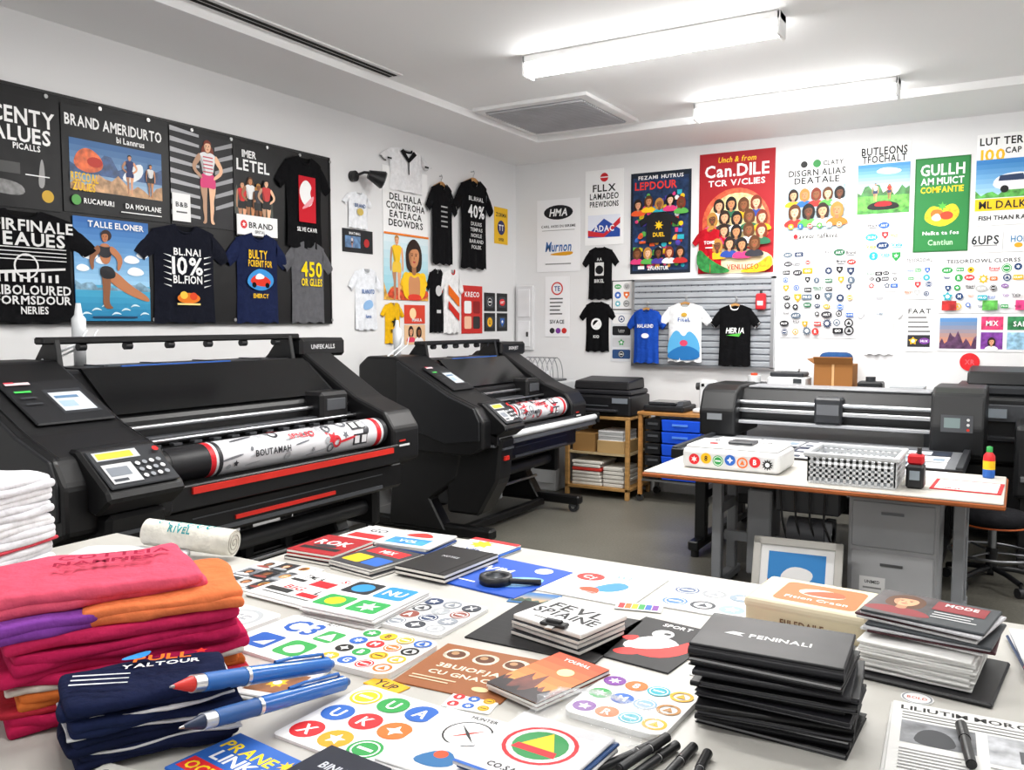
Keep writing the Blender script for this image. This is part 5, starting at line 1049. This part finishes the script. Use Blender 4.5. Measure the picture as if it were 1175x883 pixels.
def f(a,W,H):
    a.rect(0,0,W*.5,H,'~3A3034'); a.bust(.07,.12,.032,SK[0],HR[1],'8A2A30'); a.rect(.13,.1,.11,.07,'8A2A30'); a.text('MODE',.185,.15,.02,WH); a.lines(.14,.08,.1,3,.018,'D0D0D0')
stack('magazine_pile',-.16,2.18,.26,.19,-9,8,.0065,['D0D0D0','4A2A30','B8B8BC','404448'],f,.983,.014,6)
def notebooks():
    mb=MB(); zz=Z+.0005; w,h=.29,.2
    for i in range(14):
        last=i==13; t=.011 if not last else .02
        j=.013 if not last else .004
        F=TB(-.395+rnd.uniform(-j,j)-(.01 if last else 0),1.72+rnd.uniform(-j,j),zz,w,h,4+rnd.uniform(-6,6)*(.3 if last else 1))
        k=mat(['131315','1A1A1E','222226','131315'][i%4],'vinyl')
        mb.box(0,w,0,h,0,.0025,k,.001,F); mb.box(.004,w-.004,.004,h-.003,.0025,t-.0025,mat(['8A8A8C','2A2A2E','B0B0B2','4A4A4E','7A3A3A' if i%3 else '505054'][i%5]),0,F); mb.box(0,w,0,h,t-.0028,t-.0003,k,.001,F)
        if i%3==1 or last: mb.cyl((.0,h*.0+.003,t/2),(w,h*.0+.003,t/2),t*.46,k,12,F=F)
        zz+=t
    mb.box(.0,w,0,h,t-.0003,t+.006,mat('1B1B1E','vinyl'),.006,F,3)
    A=Art(mb,F@Matrix.Translation((0,0,t+.006)),.0001,.0003); A.text('PENINALI',.16,.09,.02,'E0E0E0',.12); A.poly([(.05,.085),(.065,.1),(.09,.098),(.08,.09),(.09,.08)],'E0E0E0')
    mb.done('notebook_stack',(-.4,1.72,Z))
notebooks()
def f(a,W,H):
    a.text('LILIUTIM MORO',W*.4,H*.92,.02,'252525',W*.7); a.lines(.02,H*.84,W*.9,3,.014,'606060'); a.rect(.02,.14,.13,.1,'~7A7C80'); a.blob([(.04,.14),(.05,.2),(.08,.22),(.11,.2),(.12,.14)],'3A3C40'); a.rect(.17,.12,.13,.12,'~A8AAAE'); a.lines(.02,.11,.13,7,.013,'808080'); a.lines(.17,.1,.13,6,.013,'808080'); a.rect(.22,.14,.05,.05,'4A4C50')
stack('newspaper',-.03,1.77,.33,.33,4,3,.003,['DEDEDC','D0D0CE'],f,Z,.006)
def rs():
    mb=MB(); mb.cyl((-.165,1.975,.9003),(-.165,1.975,.902),.032,mat('F0F0F0'),32); A=Art(mb,TB(-.165,1.975,.902,.07,.07,0),.0001,.0002); A.ring(.035,.035,.03,.026,'909498'); A.text('BOLD',.035,.035,.012,'C86A5A'); mb.done('round_sticker',(-.165,1.975,.9))
rs()
def marker(mb,p0,p1,r,c,cap):
    p0=Vector(p0);p1=Vector(p1);d=p1-p0; m=mat(c,'plastic'); k=mat(cap,'plastic')
    mb.cyl(p0+d*.0,p0+d*.38,r*1.12,k,18); mb.cyl(p0+d*.38,p0+d*.4,r*.9,mat('D0D0D0','plastic'),18); mb.cyl(p0+d*.4,p1,r,m,18); mb.cyl(p1,p1+d*.02,r*.8,k,18)
def pen(mb,tip,tail,r,c,c2,tipc):
    tip=Vector(tip);tail=Vector(tail);d=tail-tip
    mb.cyl(tip,tip+d*.02,r*.1,mat('B0B0B0','metal'),12,r*.2); mb.cyl(tip+d*.02,tip+d*.11,r*.25,mat(tipc,'plastic'),20,r*.85)
    mb.cyl(tip+d*.11,tip+d*.17,r*.95,mat('D8DADC','metal'),20); mb.cyl(tip+d*.17,tip+d*.4,r,mat(c2,'plastic'),20,r*1.05); mb.cyl(tip+d*.4,tip+d*.42,r*1.12,mat('C8CACC','metal'),20)
    mb.cyl(tip+d*.42,tip+d*.96,r*1.08,mat(c,'gloss'),20,r); mb.cyl(tip+d*.96,tail,r*.8,mat(c2,'plastic'),20,r*.5)
    n=Vector((0,0,1)); o_=n*(r*1.25)
    mb.tube([tip+d*.94+n*r*.8,tip+d*.93+o_*1.15,tip+d*.7+o_*1.15,tip+d*.6+o_*.95],r*.22,mat(c,'gloss'),8)
mb=MB(); pen(mb,(-1.28,.97,1.055),(-1.275,1.38,.955),.017,'2A6CBC','2060A8','C8302A'); mb.done('ballpoint_pen',(-1.27,1.17,.95))
mb=MB(); pen(mb,(-1.232,.95,1.0),(-1.23,1.38,.925),.016,'2A66B4','20508C','1C2A44'); mb.done('ballpoint_pen',(-1.24,1.17,.93))
def bag():
    mb=MB()
    for p0,p1 in(((-.56,1.5,.911),(-.62,1.34,.911)),((-.53,1.5,.911),(-.56,1.34,.911)),((-.5,1.51,.911),(-.51,1.35,.911)),((-.47,1.5,.911),(-.455,1.34,.911)),((-.545,1.49,.927),(-.575,1.34,.927))): marker(mb,p0,p1,.0085,'1E1F22','101012')
    mb.done('marker_set',(-.53,1.42,.91))
    mb=MB(); n=18; vs=[];fs=[]
    for j in range(n+1):
        for i in range(n+1):
            u=i/n-.5;v=j/n-.5; hh=.05*max(0,1-(2*u)**2)*max(0,1-(2*v)**2)+.004
            hh+=.026*abs(noise.noise(Vector((u*9,v*9,2))))
            vs.append((-.68+u*.24+.012*noise.noise(Vector((u*6,v*6,7))),1.45+v*.17+.012*noise.noise(Vector((u*6,v*6,4))),.945+hh*.8))
    for j in range(n):
        for i in range(n): fs.append((j*(n+1)+i,j*(n+1)+i+1,(j+1)*(n+1)+i+1,(j+1)*(n+1)+i))
    mb.add(vs,fs,mat('E8ECF0','clear')); mb.done('plastic_bag',(-.67,1.45,.91))
bag()
mb=MB(); marker(mb,(-.075,1.84,.921),(-.05,1.68,.921),.0095,'18181A','101012'); mb.done('black_marker',(-.06,1.76,.92))
# ---------------- textiles
def garment(mb,cx,cy,z,w,d,h,an,c,seed,amp=.008):
    m=mat(c,'cloth'); a2=an+rnd.uniform(-2.5,2.5); ox,oy=rnd.uniform(-.008,.008),rnd.uniform(-.008,.008)
    mb.pillow(cx+ox,cy+oy,z,w,d,h*.62,a2,m,seed,amp,.5,.004); mb.pillow(cx+ox*.3,cy+oy*.3,z+h*.42,w*.985,d*.985,h*.62,a2+1,m,seed+.37,amp,.5,.006)
def cloth_pile():
    mb=MB(); z=Z+.006; cx,cy,an=-1.69,1.16,61; sp=[('B01E4A',.034),('B02C3A',.014),('C86A32',.032),('D0C6BC',.014),('B82050',.037),('A81C4A',.035),('C02856',.03)]
    for i,(c,h) in enumerate(sp):
        w=.47+.03*math.sin(i*2.1)
        if h>.03: garment(mb,cx,cy,z,w,.34,h,an,c,i)
        else: mb.pillow(cx,cy,z,w-.02,.34,h,an,mat(c,'cloth'),i,.005)
        z+=h*.92
    d=Vector((math.cos(math.radians(an)),math.sin(math.radians(an))))
    garment(mb,cx-d.x*.16,cy-d.y*.16,z,.24,.34,.036,an+4,'7A3C94',31)
    garment(mb,cx+d.x*.08,cy+d.y*.08,z+.002,.33,.33,.036,an-2,'DC7648',32)
    z+=.034
    garment(mb,cx-d.x*.05-.02,cy-d.y*.05+.01,z,.41,.3,.044,an+3,'D4546C',34,.01)
    A=Art(mb,TB(cx-.05,cy,z+.056,.3,.2,an-8),.0003,.001,'cloth'); A.text('COTTEIA',.17,.13,.035,'9A2440',.23); A.text('NAMPIES',.15,.08,.03,'9A2440',.2)
    mb.done('folded_tshirt_pile',(cx,cy,Z))
cloth_pile()
def navy():
    mb=MB(); z=Z+.006; cx,cy,an=-1.415,1.03,58
    for i in range(4):
        garment(mb,cx+rnd.uniform(-.006,.006),cy+rnd.uniform(-.006,.006),z,.3,.18,.034,an+rnd.uniform(-6,6),['1A203C','141A34','1C2444','161D3A'][i],i+40,.01); z+=.031
        if i<3: mb.pillow(cx,cy,z-.003,.3,.183,.005,an+rnd.uniform(-5,5),mat('C8C8CC','cloth'),i+50,.008)
    A=Art(mb,TB(cx,cy,z+.018,.3,.18,an-10),.0003,.001,'cloth'); A.text('PULL',.17,.12,.028,'E8702A',.12); A.text('YALTOUR',.17,.085,.018,'E8E8E8',.14); A.blob([(.08,.12),(.15,.17),(.14,.12)],'3A8AD0'); A.star(.24,.13,.014,'D8302A')
    for k in range(3): A.poly([(.02,.02+.02*k),(.12,.005+.02*k),(.12,.009+.02*k),(.02,.026+.02*k)],'D8DCE0')
    mb.done('folded_jersey_stack',(cx,cy,Z))
navy()
def whites():
    mb=MB(); z=Z+.004
    for i in range(10):
        if i!=4: garment(mb,-2.6,1.3,z,.38,.3,.04,16,['DEDEE2','D4D4D9'][i%2],i+60,.006); z+=.038
        else: mb.pillow(-2.6,1.3,z,.375,.3,.01,16,mat('C04450','cloth'),i,.003); z+=.009
    mb.done('white_tshirt_stack',(-2.6,1.3,Z))
    mb=MB(); garment(mb,-2.52,1.75,Z+.005,.38,.2,.035,22,'DEDEE2',80,.007); mb.done('folded_white_tshirt',(-2.52,1.75,Z))
    mb=MB(); F=TB(-2.3,1.58,Z+.0005,.26,.14,20); mb.box(0,.26,0,.14,0,.03,mat('BEB69E'),.004,F); mb.box(0.001,.262,-.001,.139,.012,.014,mat('8A8270'),0,F); mb.done('cream_envelope_stack',(-2.3,1.58,Z))
    mb=MB(); p0=Vector((-2.56,1.87,.985)); p1=Vector((-2.26,1.98,.96)); d=p1-p0; m=mat('DEDCD2','cloth'); r=.045
    mb.cyl(p0,p1,r,m,28); a=d.normalized(); u=a.orthogonal().normalized(); v=a.cross(u)
    for q in(p0-a*.001,p1+a*.001):
        pts=[q+(u*math.cos(t)+v*math.sin(t))*(.044-.0022*t) for t in [.5*k for k in range(36)]]
        mb.tube(pts,.0022,mat('B8B4AA','cloth'),5)
    t=MB(); A=Art(t,Matrix.Identity(4),.0002,.001,'cloth')
    for k in range(6): A.blob([(.05+.035*k,.05),(.075+.035*k,.09),(.09+.035*k,.08),(.07+.035*k,.045),(.06+.035*k,.03)],'3A9AA0',1)
    A.text('RIVEL',.14,.02,.025,'3A9AA0'); up=Vector((0,0,1)); sd=a.cross(up)
    def cm(w_):
        tt=(w_[1]-.04)/r-.35; return p0+a*w_[0]+(up*math.cos(tt)-sd*math.sin(tt))*(r+w_[2])
    mb.merge(t,cm)
    mb.done('rolled_tshirt',(-2.41,1.9,.95))
whites()
def f(a,W,H):
    a.rect(.005,.005,W-.01,H-.01,'2A62B8'); a.text('PRANE',W*.42,H*.74,.028,'F2D21E',W*.7); a.text('LINKS',W*.5,H*.52,.03,WH,W*.8); a.rect(.01,H*.1,W-.02,H*.25,'D8262B'); a.text('OCTUCIN',W*.5,H*.22,.025,'F2D21E',W*.8); a.star(W*.88,H*.8,.018,'F2C21A',8)
stack('colourful_booklet',-1.17,1.02,.2,.16,-6,3,.006,['F2C21A','D8262B','2A62B8'],f)
sheet('magazine',-1.3,.86,.16,.14,8,'D8D8D0',lambda a,W,H:(a.rect(.01,.01,.13,.07,'~6AA04A'),a.text('CRPA VILES',.075,.11,.018,'303030',.12)),Z,.012)
def f(a,W,H): a.text('BINLIT',W*.5,H*.5,.02,'C8CCD4'); a.rect(.02,.02,W-.04,.003,'8A90A0')
stack('navy_tshirt_pack',-1.0,1.09,.15,.12,-4,2,.012,['1A1E2C'],f,Z,.002,1,'vinyl')
stack('white_card_pad',-.43,1.27,.22,.12,4,2,.004,['EAEAEA'],lambda a,W,H:(a.text('PAREVUE',W*.5,H*.6,.02,'303030',W*.7),a.rect(.02,.03,.18,.004,'808080')),Z)
stack('cream_booklet',-1.88,1.52,.14,.12,20,2,.014,['CCC09C'],lambda a,W,H:(a.rect(.02,.02,.1,.05,'C8B888'),a.text('ESSE',.07,.09,.02,'6A5A40')),Z)
# ============================================================ camera
cam=bpy.data.cameras.new('camera'); co=bpy.data.objects.new('camera',cam); SC.collection.objects.link(co); SC.camera=co
co.location=(0,0,1.7); co.rotation_euler=(math.radians(90-4.14),0,math.radians(30.62)); cam.lens=30.28; cam.sensor_width=36; cam.clip_start=.05
SC.view_settings.view_transform='Standard'; SC.view_settings.look='None'; SC.view_settings.exposure=.32
